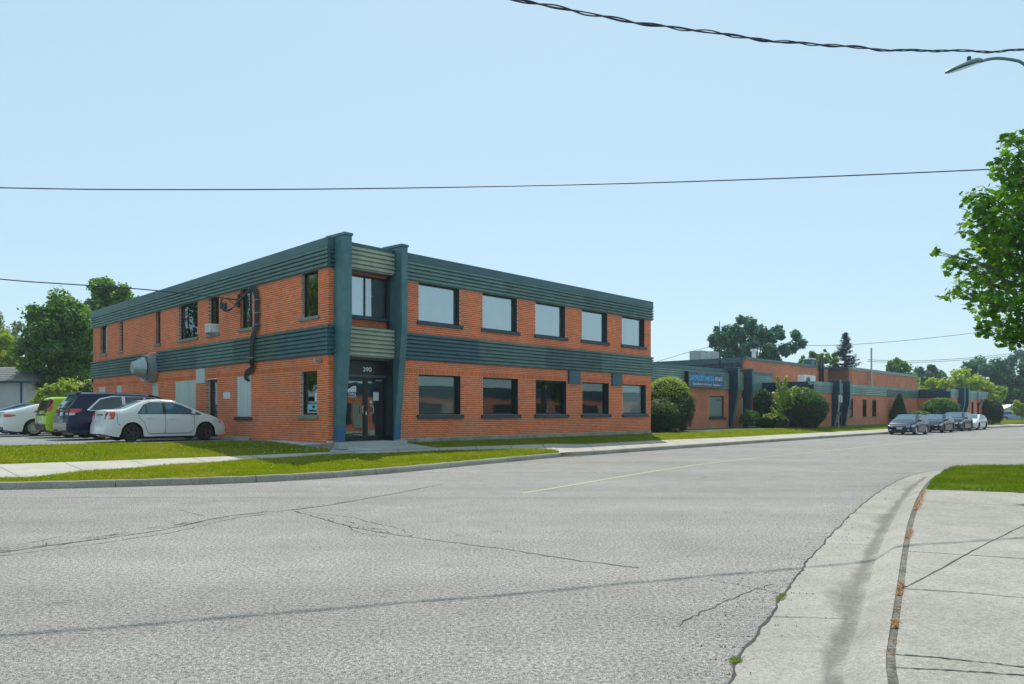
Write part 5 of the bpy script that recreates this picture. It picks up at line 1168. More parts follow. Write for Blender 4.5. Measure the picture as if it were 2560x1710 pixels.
c, r = front_car('black_coupe', 'black sedan with hooked silver fog trim, second of the kerb cars', 49.4, 4.5, 1.82, belt0(4.5), [(0,1.02),(.9,1.36),(2.3,1.43),(3.45,1.0),(4.1,.84),(4.5,.64)], bk, rims='blackrim', win=[(.85,0,.04),(1.15,0,.26),(1.9,0,.35),(2.4,0,.31),(3.2,0,.03)])
c, r = front_car('charcoal_crossover', 'taller charcoal crossover, third of the kerb cars', 55.6, 4.55, 1.86, [(0,1.04),(2.3,1.05),(3.3,1.0),(4.1,.86),(4.55,.72)], [(0,1.48),(.6,1.60),(2.3,1.60),(3.38,1.12),(4.1,.96),(4.55,.72)], gy, zb=.24, R=.36, rims='blackrim', cat='suv')
c, r = front_car('silver_white_sedan', 'pale silver sedan, last of the cars parked along the far kerb', 61.5, 4.6, 1.80, belt0(4.6), [(0,1.0),(.9,1.32),(2.3,1.41),(3.45,1.0),(4.1,.84),(4.6,.64)], pw, rims='blackrim', win=[(.85,0,.04),(1.15,0,.26),(1.9,0,.33),(2.4,0,.30),(3.2,0,.03)])
gx, gy_ = src(2490, 103), 103
r = car_root('pale_blue_car', 'pale blue compact car parked beside the far white garage', 0, 0, .32, world=(gx, gy_)); r.rotation_euler.z = R_(-12)
c = Car(r, 4.2, 1.72, .18, [(0,.94),(2.2,.94),(3.3,.86),(4.2,.62)], [(0,1.3),(.6,1.44),(2.0,1.48),(3.3,.98),(4.2,.64)], .8, 3.35, .31, tumble=.4)
c.body(paint('pale_blue_paint', (.30,.42,.60))); c.wheels('alloy', 7); c.spatch('side_window', [(.6,.98,1.1),(1.0,.98,1.30),(2.2,.97,1.30),(3.0,.93,.96)], M['carglass'], .006)

# ------------------------------------------------------------ vegetation
def leaf_mesh(name, P, N, size, m, shape='quad', droop=0):
    n = len(P); a = rng.normal(size=(n, 3)); a -= (a*N).sum(1)[:,None]*N; a /= np.linalg.norm(a, axis=1)[:,None]+1e-9; b = np.cross(N, a)
    if shape == 'maple': uv = [(0,-.5),(.32,-.36),(.55,-.1),(.30,.02),(.42,.36),(.12,.22),(0,.60),(-.12,.22),(-.42,.36),(-.30,.02),(-.55,-.1),(-.32,-.36)]
    elif shape == 'needle': uv = [(-.10,-.6),(.10,-.6),(.16,.2),(0,.8),(-.16,.2)]
    else: uv = [(0,-.62),(.42,-.1),(.26,.34),(0,.66),(-.30,.30),(-.40,-.12)]
    k = len(uv); V = np.empty((n, k, 3)); S = size*(.65+.7*rng.random(n))
    for j, (u_, v_) in enumerate(uv): V[:, j] = P + (a*u_ + b*v_ + N*(.18*(u_*u_+v_*v_)))*S[:,None]
    me = bpy.data.meshes.new(name); me.vertices.add(n*k); me.loops.add(n*k); me.polygons.add(n)
    me.vertices.foreach_set('co', V.ravel()); me.loops.foreach_set('vertex_index', np.arange(n*k, dtype=np.int32))
    me.polygons.foreach_set('loop_start', np.arange(0, n*k, k, dtype=np.int32)); me.polygons.foreach_set('loop_total', np.full(n, k, dtype=np.int32))
    me.materials.append(m); me.update(); return me
def clump_points(cs, rs, n, shell=.35, flat=1.0):
    cs = np.array(cs); rs = np.array(rs); wgt = rs**2; wgt = wgt/wgt.sum(); k = rng.choice(len(cs), n, p=wgt)
    d = rng.normal(size=(n, 3)); d /= np.linalg.norm(d, axis=1)[:,None]; rad = (shell+(1-shell)*rng.random(n)**.6)*(1+.12*rng.normal(size=n)); d2 = d*np.array([1,1,flat])
    N = d*.6+np.array([0,0,.5])+rng.normal(size=(n,3))*.7; N /= np.linalg.norm(N, axis=1)[:,None]
    return cs[k]+d2*(rad*rs[k])[:,None], N
LM = dict(
 mid=leaf_mat('leaves_mid', (.040,.125,.022), (.15,.29,.045), .5), dark=leaf_mat('leaves_dark', (.016,.062,.026), (.07,.16,.045), .42),
 blue=leaf_mat('leaves_bluegreen', (.028,.105,.078), (.085,.22,.12), .42), yellow=leaf_mat('leaves_yellow', (.17,.28,.03), (.32,.42,.06), .5),
 grey=leaf_mat('leaves_grey', (0.096,0.160,0.080), (0.224,0.288,0.144), .4), maple=leaf_mat('leaves_maple', (.022,.105,.012), (.12,.28,.018), .5),
 yew=leaf_mat('leaves_yew', (.012,.040,.012), (.032,.085,.016), .35), gold=leaf_mat('leaves_gold', (.20,.33,.03), (.36,.44,.06), .5))
def tree(name, label, X, Y, z0, H, rx, rz, n, size, lm, bark='bark', K=26, cr=.34, group=None, ry=None, seed=0, trunk=.16, cat='tree', cz=None, shape='quad', core=.5):
    rnd = random.Random(seed); t = thing(name, label, cat, X, Y, z0, group, frame=False); ry = ry or rx; cz = cz if cz is not None else H-rz
    cs, rs = [], []; K = int(K*2.6); cr *= .62; n = int(n*1.5); size *= .78
    for k in range(K):
        while True:
            a, b, c = rnd.uniform(-1,1), rnd.uniform(-1,1), rnd.uniform(-1,1); d = math.sqrt(a*a+b*b+c*c)
            if core < d < 1: break
        q = cr*rnd.uniform(.65,1.25); sc = rnd.uniform(.88,1.08)-q*.5
        cs.append((a*rx*sc, b*ry*sc, cz+c*rz*sc)); rs.append(q*min(rx, rz)*1.05)
    P, N = clump_points(cs, rs, n); o = bpy.data.objects.new('crown', leaf_mesh('crown', P, N, size, LM[lm], shape)); COL.objects.link(o); o.parent = t; o['kind'] = 'stuff'
    m = MB(); th = cz-rz*.25; lean = rnd.uniform(-.04,.04)
    m.tube([(0,0,-.2),(lean*H*.3,0,th*.5),(lean*H,0,th),(lean*H,0,cz+rz*.35)], [trunk*1.25, trunk, trunk*.75, trunk*.2], 8)
    for c_ in cs[::4]:
        s_ = Vector((lean*H, 0, th*rnd.uniform(.75,1.1))); e = Vector(c_); mid = s_.lerp(e, .5)+Vector((0,0,-.1*rx))
        m.tube([s_, mid, e], [trunk*.42, trunk*.25, trunk*.06], 5)
    m.build('trunk', M[bark], t, smooth=True); return t
def at(px0, px1, Y): return ((px0+px1)/2-1280)/F_*Y, (px1-px0)/2/F_*Y
def ht(py, Y): return 1.6+(1030-py)/F_*Y
def btree(name, label, px0, px1, pyt, Y, pyb=None, z0=.45, **k):
    X, rx = at(px0, px1, Y); H = ht(pyt, Y)-z0; zb_ = (ht(pyb, Y)-z0) if pyb else H*.25; rz = (H-zb_)/2
    return tree(name, label, X, Y, z0, H, rx, rz, cz=H-rz, **k)
GT = 'trees behind the buildings'
btree('broadleaf_tree', 'big full green tree with pale limbs behind the garage and brick building', 50, 255, 728, 52, 985, n=15000, size=.26, lm='mid', bark='birch', K=40, cr=.36, seed=3, group=GT, core=.3)
btree('broadleaf_tree', 'tall darker treetop rising above the roof end of the two-storey building', 205, 345, 684, 62, 900, n=7500, size=.28, lm='mid', K=24, cr=.40, seed=5, group=GT)
btree('broadleaf_tree', 'thin grey-green tree at the picture edge above the garage roof', -90, 62, 780, 70, 900, n=2600, size=.30, lm='grey', K=22, cr=.34, seed=8, group=GT)
btree('broadleaf_tree', 'yellow-green tree just above the garage roof', -80, 75, 828, 60, 960, n=5500, size=.26, lm='yellow', K=22, seed=9, group=GT)
btree('broadleaf_tree', 'dark tree low in the gap between garage and brick building', 120, 260, 840, 60, 1000, n=8000, size=.28, lm='dark', K=20, seed=11, group=GT, core=.1)
btree('broadleaf_tree', 'wide spreading tree with open edges above the warehouse roof', 1760, 2012, 792, 92, 925, n=9500, size=.42, lm='blue', K=34, cr=.30, seed=21, group=GT, core=.35)
btree('broadleaf_tree', 'sparse small tree between the spreading tree and the spruce', 1995, 2105, 872, 96, 940, n=1800, size=.36, lm='mid', K=18, cr=.30, seed=23, group=GT)
btree('broadleaf_tree', 'low green tree over the annex roof beside the ladder pole', 2185, 2292, 900, 112, 1000, n=4200, size=.42, lm='mid', K=18, seed=25, group=GT)
btree('broadleaf_tree', 'hazy blue-green tree behind the low green one', 2280, 2362, 906, 140, 1000, n=4200, size=.5, lm='blue', K=18, seed=26, group=GT)
btree('broadleaf_tree', 'bright yellow-green tree spreading above the end building', 2330, 2478, 925, 104, 1030, n=8500, size=.34, lm='gold', K=34, seed=27, group=GT, core=.2)
btree('broadleaf_tree', 'smaller yellow-green tree at the warehouse end of the bright one', 2262, 2370, 938, 106, 1030, n=4500, size=.34, lm='gold', K=18, seed=28, group=GT, core=.2)
btree('broadleaf_tree', 'yellow-green tree leaning out past the end building towards the garage', 2430, 2512, 950, 103, 1035, n=4200, size=.34, lm='gold', K=18, seed=37, group=GT, core=.2)
btree('broadleaf_tree', 'large dark rounded tree towering behind the bright yellow-green one', 2395, 2530, 886, 125, 1040, n=9000, size=.5, lm='blue', K=30, seed=29, group=GT, core=.1)
btree('broadleaf_tree', 'dark tree mass above the pale blue car and far garage', 2480, 2640, 905, 122, 1042, n=9000, size=.5, lm='dark', K=30, seed=30, group=GT, core=.1)
btree('broadleaf_tree', 'tall bluish feathery tree at the picture edge below the maple', 2505, 2620, 870, 150, 1000, n=5500, size=.55, lm='blue', K=24, cr=.26, seed=31, group=GT)
btree('ornamental_tree', 'small yellow leafed tree in front of the far garage', 2536, 2610, 986, 84, 1050, z0=.3, n=2200, size=.28, lm='yellow', K=14, seed=33)
btree('broadleaf_shrub', 'pale green shrubs between the dark hedge and far garage', 2490, 2535, 1012, 110, 1050, z0=.3, n=1600, size=.25, lm='yellow', K=10, seed=34, cat='shrub')
tree('broadleaf_tree', 'tall leafy tree beside the lot, mirrored in the upstairs windows', -44.4, 43.4, .5, 15, 6.5, 6.5, 8000, .42, 'mid', K=24, seed=41, group=GT)
tree('broadleaf_tree', 'second leafy tree beside the lot, mirrored in the side windows', -38, 31, .5, 12, 5, 5, 6000, .4, 'yellow', K=24, seed=42, group=GT)
tree('broadleaf_tree', 'rounded street tree across the road, mirrored in the middle ground floor window', 27.2, 32.6, .1, 7, 2.4, 2.4, 3500, .25, 'mid', K=18, seed=43, group='street trees')
# distant wood closing the horizon
cs, rs = [], []
for k in range(120):
    x = -260+k*4.6+random.uniform(-2,2); yy = 190+random.uniform(-8,8); cs.append((x, yy, random.uniform(3.0,7.5))); rs.append(random.uniform(4,6.0))
P, N = clump_points(cs, rs, 42000, .6); o = bpy.data.objects.new('distant_wood', leaf_mesh('distant_wood', P, N, .9, LM['dark'])); COL.objects.link(o)
tag(o, 'far dark line of trees closing the horizon', 'woodland', kind='stuff')
# spruce
def spruce(px, pyt, Y, half, seed):
    X = src(px, Y); H = ht(pyt, Y)-.45; t = thing('spruce_tree', 'pointed blue-green spruce with drooping tiers above the annex roof', 'tree', X, Y, .45, frame=False)
    rnd = random.Random(seed); Rm = half/F_*Y; pts, nr = [], []; m = MB(); m.tube([(0,0,-.2),(0,0,H*.5),(0,0,H-.1)], [.22,.14,.02], 7)
    z = H*.25
    while z < H-.15:
        f = (H-z)/(H*.75); r0 = Rm*(f**.85)*1.05+.12
        for k in range(max(4, int(9*f)+3)):
            a = rnd.uniform(0, 6.28); r1 = r0*rnd.uniform(.55,1.25); dr = r1*.32
            e = Vector((math.cos(a)*r1, math.sin(a)*r1, z-dr*.2+r1*.15)); m.tube([(0,0,z), e*.6+Vector((0,0,z*.4-dr*.35)), e], [.05,.03,.01], 4)
            for q in range(int(16+r1*16)):
                u = rnd.random()**.7; p = Vector((0,0,z)).lerp(e, u)+Vector((rnd.gauss(0,.10),rnd.gauss(0,.10),-abs(rnd.gauss(0,.14))-.14*math.sin(u*3.1))); pts.append(tuple(p)); nr.append((rnd.gauss(0,.5), rnd.gauss(0,.5), 1))
        z += .42*f+.16
    N = np.array(nr); N /= np.linalg.norm(N, axis=1)[:,None]
    LM['spruce'] = leaf_mat('spruce_needles', (.015,.06,.045), (.03,.10,.06), .2)
    o = bpy.data.objects.new('crown', leaf_mesh('crown', np.array(pts), N, .30, LM['spruce'], 'needle')); COL.objects.link(o); o.parent = t; o['kind'] = 'stuff'
    m.build('trunk', M['bark'], t, smooth=True)
spruce(2113, 829, 96, 50, 4)
# bushes
def bush(name, label, X, Y, z0, rx, ry, rz, n, size, lm, lobes=9, rough=.22, cat='bush', group=None, seed=0, top=None, shape='quad', egg=0):
    """clipped or loose shrub: dense leaf shell over a leafy core, lumpy outline"""
    rg = np.random.default_rng(seed+50); t = thing(name, label, cat, X, Y, z0, group, frame=False)
    ph = rg.random((lobes, 3))*2-1; ph /= np.linalg.norm(ph, axis=1)[:,None]; am = rg.random(lobes)*rough
    def shell(k, r0):
        d = rg.normal(size=(k, 3)); d /= np.linalg.norm(d, axis=1)[:,None]; d[:,2] = np.where(d[:,2] < -.85, -d[:,2], d[:,2])
        r = 1+(np.exp(6*(d@ph.T-1))*am).sum(1)-.08
        q2 = rg.normal(size=(70, 3)); q2 /= np.linalg.norm(q2, axis=1)[:,None]
        r = r*(1+(np.exp(90*(d@q2.T-1))*(.02+.13*rg.random(70))*(.5+rough*2)).sum(1))
        r = r*(r0+(1-r0)*rg.random(k)**.5)*(1+.03*rg.normal(size=k))
        e = 1-egg*d[:,2]*.35
        P = d*r[:,None]*np.array([rx, ry, rz]); P[:,0] *= e; P[:,1] *= e; P[:,2] += rz*.97
        P[:,2] = np.maximum(P[:,2], .03)
        Nn = d*.8+rg.normal(size=(k,3))*.55+np.array([0,0,.25]); return P, Nn/np.linalg.norm(Nn, axis=1)[:,None]
    P, N = shell(n, .80); P2, N2 = shell(n//3, .35)
    o = bpy.data.objects.new('foliage', leaf_mesh('foliage', np.vstack([P, P2]), np.vstack([N, N2]), size, LM[lm], shape)); COL.objects.link(o); o.parent = t; o['kind'] = 'stuff'
    if top:  # paler leaves on top, backlit rim put into the leaf colour
        kk, lm2, sz = top; d = rg.normal(size=(kk, 3)); d[:,2] = np.abs(d[:,2])+.5; d /= np.linalg.norm(d, axis=1)[:,None]
        P3 = d*np.array([rx, ry, rz])*(.98+.14*rg.random(kk))[:,None]; P3[:,2] += rz*.97; P3[:,0] *= 1-egg*d[:,2]*.35
        N3 = d+rg.normal(size=(kk,3))*.5; N3 /= np.linalg.norm(N3, axis=1)[:,None]
        o = bpy.data.objects.new('new_growth', leaf_mesh('new_growth', P3, N3, sz, LM[lm2], shape)); COL.objects.link(o); o.parent = t; o['kind'] = 'stuff'
    m = MB(); m.tube([(0,0,-.1),(.03,0,rz*.5),(0,.02,rz*1.2)], [.09,.06,.02], 6)
    for k in range(5): m.tube([(0,0,rz*.3),(ph[k][0]*rx*.6, ph[k][1]*ry*.6, rz*(.9+.5*ph[k][2]))], [.05,.015], 5)
    m.build('stem', M['bark'], t); return t
def wbush(name, label, px0, px1, pyt, Y, z0=.42, ry=None, **k):
    X, rx = at(px0, px1, Y); rz = (ht(pyt, Y)-z0)/2; return bush(name, label, X, Y, z0, rx, ry or rx, rz*1.02, **k)
wbush('yew_bush', 'large rounded dark yew with golden rim-lit top against the end of the two-storey building', 1612, 1729, 949, 41.2, n=14000, size=.085, lm='yew', shape='needle', seed=1, top=(1700, 'gold', .11), ry=1.3)
wbush('yew_bush', 'smaller yew with golden rim-lit tips slumped in front of the large rounded one', 1600, 1692, 1004, 39.3, n=8500, size=.08, lm='yew', shape='needle', seed=2, top=(1500, 'gold', .12), rough=.35)
wbush('yew_bush', 'big dark round yew tree-bush hiding the step in the facade', 1934, 2061, 974, 50.6, n=16000, size=.10, lm='yew', shape='needle', seed=3, top=(2600, 'mid', .16), ry=1.6, egg=.3)
wbush('low_bush', 'low spreading dark bush below the pale leafed shrub', 1902, 1966, 1035, 49.5, n=6000, size=.09, lm='yew', seed=4, top=(500, 'gold', .12), rough=.3, ry=.8)
wbush('climbing_shrub', 'thin dark leafy shrub by the shop entrance window', 1893, 1925, 976, 51.5, n=2600, size=.12, lm='dark', seed=5, rough=.6, ry=.5)
wbush('climbing_shrub', 'loose dark shrub filling the shaded corner beside the big yew', 1915, 1962, 1000, 52.0, n=4500, size=.12, lm='dark', seed=6, rough=.4, ry=.8)
# tall pale shrub with large leaves
X = src(1968, 49.4); ps = thing('pale_shrub', 'tall pale yellow-green large-leafed shrub standing before the shade-coloured metal band', 'shrub', X, 49.4, .42, frame=False)
m = MB(); pts, nr = [], []
for (ex, ez, kk) in [(-.62,3.55,170),(-.10,3.5,170),(.45,2.95,110),(-.95,2.45,80),(.15,2.6,140),(-.7,1.9,60),(.62,2.75,60),(-.35,2.9,120),(-1.0,1.5,50)]:
    st = Vector((0,0,0)); en = Vector((ex, random.uniform(-.3,.3), ez)); mid = st.lerp(en, .5)+Vector((ex*.1,0,.1)); m.tube([st, mid, en], [.03,.02,.006], 5)
    for k in range(kk):
        t_ = random.uniform(.45,1.02); p = st.lerp(mid, t_*2) if t_ < .5 else mid.lerp(en, t_*2-1); a = random.random()*6.28; rr_ = random.uniform(.03,.26)*(1.25-t_*.7)
        pts.append((p.x+math.cos(a)*rr_, p.y+math.sin(a)*rr_, p.z+random.uniform(-.05,.08))); nr.append((math.cos(a)*.4, math.sin(a)*.4-.3, .8+random.gauss(0,.3)))
N = np.array(nr); N /= np.linalg.norm(N, axis=1)[:,None]
o = bpy.data.objects.new('foliage', leaf_mesh('foliage', np.array(pts), N, .17, LM['gold'])); COL.objects.link(o); o.parent = ps; o['kind'] = 'stuff'; m.build('stem', M['bark'], ps)
def lbush(name, label, lx, ly, rx, rz, **k):
    x, y = W(lx, ly); return bush(name, label, x, y, .45, rx, k.pop('ry', rx), rz, **k)
wbush('cone_shrub', 'dark clipped pointed shrub against the grey-band building wall', 2229, 2263, 991, 63.5, z0=.5, n=4500, size=.11, lm='yew', seed=7, egg=1.1, shape='needle')
wbush('spreading_bush', 'broad arching green bush above the kerb cars before the shaded wall', 2312, 2392, 999, 66.0, z0=.5, n=7000, size=.13, lm='dark', seed=8, rough=.4, top=(1500, 'mid', .2), ry=1.3)
wbush('low_hedge', 'low dark hedge behind the parked charcoal and black cars', 2268, 2330, 1030, 64.5, z0=.5, n=4000, size=.12, lm='dark', seed=12, top=(600, 'mid', .14), ry=.8)
wbush('end_yew', 'dark dense yew at the far end of the last brick building', 2462, 2497, 1001, 78, z0=.35, n=5500, size=.14, lm='yew', seed=9, shape='needle', ry=1.6)
wbush('lilac_shrub', 'loose yellow-green shrub row behind the lime hatchback roof', 84, 166, 968, 46, z0=.5, n=5200, size=.15, lm='gold', seed=10, rough=.85, ry=.8)
wbush('lilac_shrub', 'lower yellow-green shrub beside the brown shed roof', 160, 196, 962, 46, z0=.5, n=2600, size=.14, lm='gold', seed=13, rough=.5, ry=.6)
wbush('lilac_shrub', 'small green shrub touching the far corner of the two-storey building', 205, 236, 966, 45, z0=.5, n=2200, size=.14, lm='mid', seed=14, rough=.5, ry=.6)
# planter plants
for lx, lm_, lab in ((35.35, 'mid', 'green shrub growing in the half barrel by the first shop fin'), (37.6, 'blue', 'white-flecked plant growing in the half barrel by the second shop fin')):
    x, y = W(lx, 2.6); bush('potted_plant', lab, x, y, .8, .55, .5, .45, 900, .12, lm_, seed=int(lx), rough=.5, cat='plant')
# maple at the picture edge
mp_ = thing('maple_tree', 'large maple with big leaves reaching in over the grass patch beside the street lamp', 'tree', 12.9, 15.2, .14, frame=False)
br = []
def Lp(px, py, Y): return (src(px, Y)-12.9, Y-15.2, ht(py, Y)-.14)
tips = [(2515,352,14.6,.20),(2550,345,14.8,.30),(2560,410,14.3,.5),(2505,400,14,.24),(2530,440,14.2,.45),(2545,500,14.6,.70),(2480,510,13.9,.48),(2445,500,14.0,.34),(2450,560,13.8,.42),(2500,580,14.2,.62),(2560,590,14.6,.90),
        (2470,620,14.0,.40),(2530,660,14.5,.62),(2480,690,14.2,.45),(2410,650,13.6,.30),(2385,665,13.5,.24),(2345,628,13.3,.14),(2430,700,13.7,.36),(2380,735,13.5,.20),(2425,745,13.7,.30),(2480,750,14,.45),(2540,760,14.5,.75),
        (2470,800,13.9,.28),(2460,830,13.9,.18),(2510,840,14.1,.32),(2550,820,14.3,.50),(2530,860,14.2,.18),(2520,660,15.2,.6),(2580,480,15.4,.7),(2610,560,15,1.0),(2630,700,15.2,1.0),(2640,430,15.2,.8),(2760,420,15.5,1.2),(2700,600,15.6,1.7),(2800,420,16,1.8),(2680,780,15.2,1.2),(2900,600,15.8,2.0),(2950,350,15,1.8),(3050,520,14.5,1.8),(2950,300,15,1.4),(2740,850,14.6,1.0)]
cs = [Lp(a, b, c_) for a, b, c_, d in tips]; rs = [d for *_, d in tips]
P, N = clump_points(cs, rs, 15000, .25, .75); N = N*np.array([1,1,1.0])+np.array([0,-.25,.3]); N /= np.linalg.norm(N, axis=1)[:,None]
o = bpy.data.objects.new('crown', leaf_mesh('crown', P, N, .125, LM['maple'], 'maple')); COL.objects.link(o); o.parent = mp_; o['kind'] = 'stuff'
m = MB(); m.tube([(0,0,-.1),(.05,0,1.2),(0,.1,2.6),(.05,0,4.4),(0,0,6.8)], [.24,.19,.17,.12,.04], 10)
for c_, r_ in zip(cs, rs):
    s_ = Vector((.03, .05, max(1.9, min(5.5, c_[2]-.9)))); e = Vector(c_); mid = s_.lerp(e, .55)+Vector((0,0,.12)); m.tube([s_, mid, e], [.028,.016,.005], 5)
    for k in range(3):
        q = e+Vector((random.uniform(-1,1), random.uniform(-1,1), random.uniform(-.6,.6)))*r_*.8; m.tube([mid.lerp(e, .6), q], [.012,.004], 4)
m.build('trunk', M['bark'], mp_, smooth=True)

# ------------------------------------------------------------ houses behind
g = thing('white_garage', 'white sided garage with grey shingle roof behind the parked cars', 'garage', -33.5, 50, .5, frame=False)
B('wall', M['siding'], g, (-14, -.6, 0, 6, 0, 3.30))
for k in range(14): B('siding_board', M['siding'], g, (-14, -.58, -.022, 0, .12+k*.235, .12+k*.235+.222))
m = MB(); m.add([(-14.4,-.4,3.25),(0,-.4,3.25),(0,6.4,3.25),(-14.4,6.4,3.25),(-13,3,4.45),(-1.35,3,4.45)], [(0,1,5,4),(1,2,5),(2,3,4,5),(3,0,4),(0,3,2,1)]); m.build('roof', M['roofsh'], g)
for k in range(7):
    z = 3.27+k*.165; t = (z-3.25)/1.2; B('shingle', M['roofsh'], g, (-14.4+1.4*t, -1.35*t, -.42+3.4*t, -.30+3.4*t, z, z+.025))
B('gutter', M['findark'], g, (-14.4, .02, -.50, -.38, 3.12, 3.25)); B('downpipe', M['findark'], g, (-.95,-.87,-.10,-.02,.1,3.15)); B('roof_vent', M['black'], g, (-8,-7.4,2.2,2.6,4.2,4.55))
m = MB(); m.tube([(.0,-.3,3.1),(0,-.3,.1)], .001, 4)
h = thing('small_white_house', 'small white gabled house with one dark window beyond the garage', 'house', -46.5, 72, .5, frame=False)
m = MB(); m.add([(-1.6,0,0),(1.9,0,0),(1.9,0,2.9),(.1,0,3.95),(-1.6,0,2.9),(-1.6,7,0),(1.9,7,0),(1.9,7,2.9),(.1,7,3.95),(-1.6,7,2.9)], [(0,1,2,3,4),(1,6,7,2),(5,0,4,9),(9,8,7,6,5)]); m.build('wall', M['siding'], h)
m = MB()
for a, b, c_, d in ((-1.9,2.75,.1,4.02),(.1,4.02,2.2,2.75)): m.add([(a,-.3,b),(c_,-.3,d),(c_,7.2,d),(a,7.2,b),(a,-.3,b-.12),(c_,-.3,d-.12),(c_,7.2,d-.12),(a,7.2,b-.12)], [(0,1,2,3),(4,7,6,5),(0,4,5,1)])
m.build('roof', M['roofsh'], h); B('window', M['dark'], h, (-.35,.35,-.03,0,2.0,2.9)); B('window_frame', M['white'], h, (-.42,-.35,-.05,0,1.95,2.95),(.35,.42,-.05,0,1.95,2.95),(-.35,.35,-.05,0,2.9,2.96))
h = thing('brown_shed', 'shed with low brown roof partly behind yellow-green shrubs', 'shed', -34.5, 56, .5, frame=False)
B('wall', M['findark'], h, (-1.6, 1.8, 0, 3, 0, 2.6)); m = MB(); m.add([(-2,-.4,2.75),(1.2,-.4,3.15),(2.3,-.4,2.6),(-2,3.4,2.75),(1.2,3.4,3.15),(2.3,3.4,2.6),(-2,-.4,2.62),(1.2,-.4,3.0),(2.3,-.4,2.45)], [(0,1,4,3),(1,2,5,4),(0,6,7,1),(1,7,8,2)]); m.build('roof', M['brownroof'], h)
h = thing('far_garage', 'pale garage with gable roof beyond the pale blue car', 'garage', src(2534, 108), 108, .32, frame=False)
m = MB(); m.add([(-1.6,0,0),(1.6,0,0),(1.6,0,1.75),(.3,0,2.35),(-1.6,0,1.75),(-1.6,5,0),(1.6,5,0),(1.6,5,1.75),(.3,5,2.35),(-1.6,5,1.75)], [(0,1,2,3,4),(1,6,7,2),(5,0,4,9),(9,8,7,6,5)]); m.build('wall', M['panel'], h)
m = MB(); m.add([(-1.9,-.3,1.7),(.3,-.3,2.45),(1.9,-.3,1.8),(-1.9,5,1.7),(.3,5,2.45),(1.9,5,1.8)], [(0,1,4,3),(1,2,5,4)]); m.build('roof', M['white'], h); B('door', M['cladk'], h, (-1.2,1.2,-.04,0,0,1.3)); B('window', M['dark'], h, (-.5,.1,-.03,0,1.35,1.55))
# hydro pole mid distance
# ------------------------------------------------------------ street lamp, poles and cables
sl_ = thing('street_lamp', 'grey cobra-head street lamp on a curved arm over the road', 'street lamp', 13.5, 16.5, .14, frame=False)
m = MB(); m.tube([(0,0,0),(0,0,9.9)], [.15,.10], 12); m.build('pole', M['pole'], sl_, smooth=True)
def P2(px, py, Y): return (src(px, Y)-13.5, Y-16.5, ht(py, Y)-.14)
arm = [P2(2447,155,15.9), P2(2470,148,15.95), P2(2495,145,16.0), P2(2530,149,16.1), P2(2560,156,16.2), (-1.0,-.1,8.75), (0,0,8.4)]
m = MB(); m.tube(smooth(arm, 2), .033, 10); m.build('arm', M['lampgrey'], sl_, smooth=True)
a0, a1 = Vector(P2(2452,152,15.9)), Vector(P2(2364,181,15.7)); ax = (a1-a0); Ln = ax.length; ax.normalize(); sd_ = Vector((0,0,1)).cross(ax).normalized(); upv = ax.cross(sd_)
if upv.z < 0: upv = -upv
m = MB(); prof = [(0,.055,.05),(.06,.075,.085),(.20,.12,.10),(.45,.15,.085),(.70,.14,.065),(.88,.10,.045),(.97,.05,.03),(1,.01,.01)]; vs = []
for t, wd_, hh in prof:
    c_ = a0+ax*Ln*t
    for k in range(12):
        a = 2*math.pi*k/12; y = math.cos(a)*wd_; z = math.sin(a); z = z*hh if z > 0 else z*.03; vs.append(c_+sd_*y+upv*z)
m.add(vs, [(i*12+k, i*12+(k+1)%12, (i+1)*12+(k+1)%12, (i+1)*12+k) for i in range(len(prof)-1) for k in range(12)]+[tuple(range(12))]); m.build('lamp_head', M['lampgrey'], sl_, smooth=True)
m = MB(); vs = []
for t, wd_ in [(.10,.08),(.25,.105),(.45,.125),(.68,.12),(.85,.085),(.93,.05)]:
    c_ = a0+ax*Ln*t-upv*.036; vs += [c_+sd_*wd_, c_-sd_*wd_]
m.add(vs, [(2*i,2*i+1,2*i+3,2*i+2) for i in range(5)]); m.build('lens', M['lens'], sl_)
c_ = a0+ax*Ln*.30+upv*.10; m = MB(); m.lathe([(.001,.075),(.04,.07),(.045,-.02)], c_, 'z', 10); m.build('photocell', M['findark'], sl_)
po = thing('utility_pole', 'wooden pole holding the twisted cable beyond the picture edge, driver side of the road', 'utility pole', -16.2, 6.0, .0, frame=False)
m = MB(); m.tube([(0,0,0),(0,0,11.5)], [.17,.12], 10); m.build('pole', M['pole'], po, smooth=True); B('crossarm', M['pole'], po, (-.05,.05,-1,1,10.6,10.72))
def cab_h(x): return 8.1+.0668*(x-.1)+.00934*(x-.1)*(x-5.04)
def cab_y(x): return 10.07+.315*(x+3.64) if x < .1 else 11.25+.383*(x-.1)
xs = np.linspace(-16.2, 13.5, 420); cen = [Vector((x, cab_y(x), cab_h(x)+.012*math.sin(x*2.3))) for x in xs]
tc_ = thing('twisted_cable', 'thick twisted overhead service cable crossing the top of the sky', 'cable', 0, 11, 8, frame=False)
s_ = [0]
for a, b in zip(cen, cen[1:]): s_.append(s_[-1]+(b-a).length)
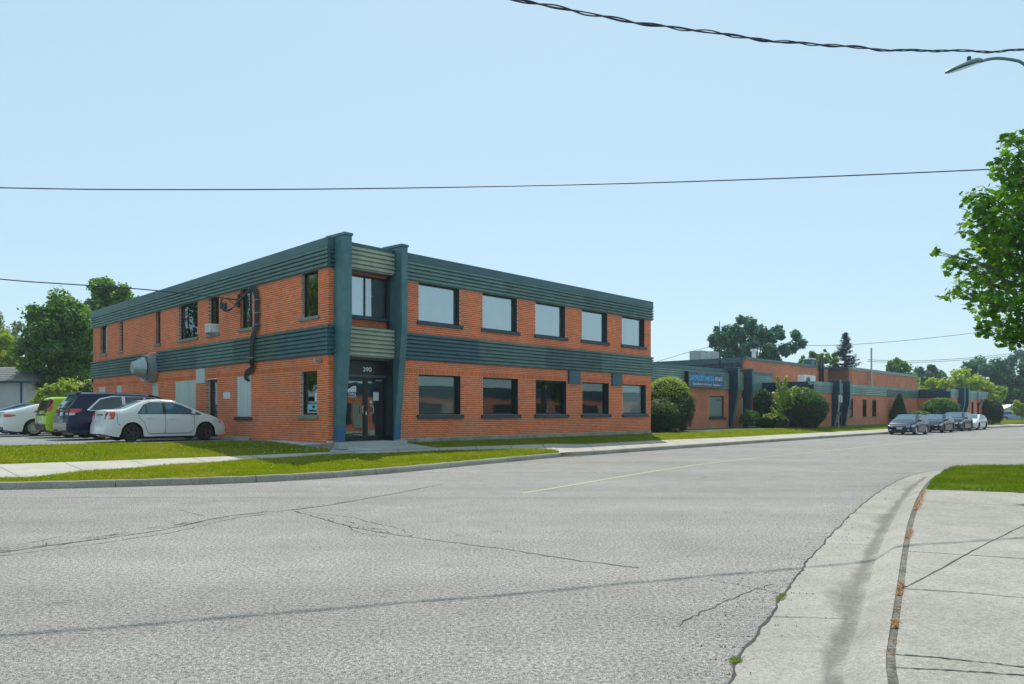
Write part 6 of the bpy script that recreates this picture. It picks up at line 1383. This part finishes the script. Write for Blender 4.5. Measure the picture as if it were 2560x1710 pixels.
for k in range(3):
    pts = []
    for i, p in enumerate(cen):
        t = (cen[min(i+1, len(cen)-1)]-cen[max(i-1, 0)]).normalized(); a = Vector((0,0,1)).cross(t).normalized(); b = t.cross(a)
        q = s_[i]*2*math.pi/1.25+k*2.094+.9*math.sin(s_[i]*.7+k*1.9); rr_ = .018+.010*math.sin(s_[i]*1.1+k*2); pts.append(p+(a*math.cos(q)+b*math.sin(q))*rr_-Vector((0,11,8)))
    m = MB(); m.tube(pts, .0105 if k else .0125, 6); m.build('strand', M['wire'], tc_, smooth=True)
def wire(label, pts, r, n=60, name='overhead_wire', group=None):
    c0 = Vector(pts[0]); q = smooth(pts, 3); m = MB(); m.tube([p-c0 for p in q], r, 5); o = m.build(name, M['wire'], None, smooth=True); o.location = c0
    return tag(o, label, 'wire', group)
X_ = lambda px, Y: src(px, Y)
wire('thin black wire running level across the whole sky', [(-40,17.75,7.9),(X_(0,17.75),17.75,ht(472,17.75)),(X_(500,17.75),17.75,ht(475,17.75)),(X_(1018,17.75),17.75,ht(471,17.75)),(X_(1750,17.75),17.75,ht(455,17.75)),(X_(2500,17.75),17.75,ht(423,17.75)),(13.6,17.75,7.75)], .015)
mx, my = W(-.55, 6.35)
wire('black service wire from the sky edge down to the side wall bracket', [(-34,27.2,8.2),(X_(0,27),27,ht(700,27)),(X_(200,27),27,ht(712,27)),(X_(400,27),27,ht(726,27)),(mx,my,5.9)], .022)
lx_, ly_ = W(-.1, 24.35)
wire('thin wire reaching the far end of the side facade across the big tree', [(-50,44,6.2),(X_(0,44),44,ht(873,44)),(X_(120,42),42,ht(877,42)),(lx_,ly_,ht(880,ly_))], .018)
wire('pale far wire climbing from the warehouse roof towards the maple', [(X_(1640,98),98,ht(905,98)),(X_(1760,98),98,ht(868,98)),(X_(1860,98),98,ht(857,98)),(X_(2020,98),98,ht(866,98)),(X_(2200,98),98,ht(858,98)),(X_(2440,98),98,ht(833,98)),(X_(2700,98),98,ht(795,98))], .03)
wire('upper wire of the far pair over the end building', [(X_(2168,115),115,ht(899,115)),(X_(2260,115),115,ht(904,115)),(X_(2400,115),115,ht(897,115)),(X_(2519,115),115,ht(886,115)),(X_(2700,115),115,ht(860,115))], .035)
wire('lower wire of the far pair over the end building', [(X_(2168,115),115,ht(903,115)),(X_(2260,115),115,ht(908,115)),(X_(2400,115),115,ht(901,115)),(X_(2519,115),115,ht(891,115)),(X_(2700,115),115,ht(868,115))], .035)
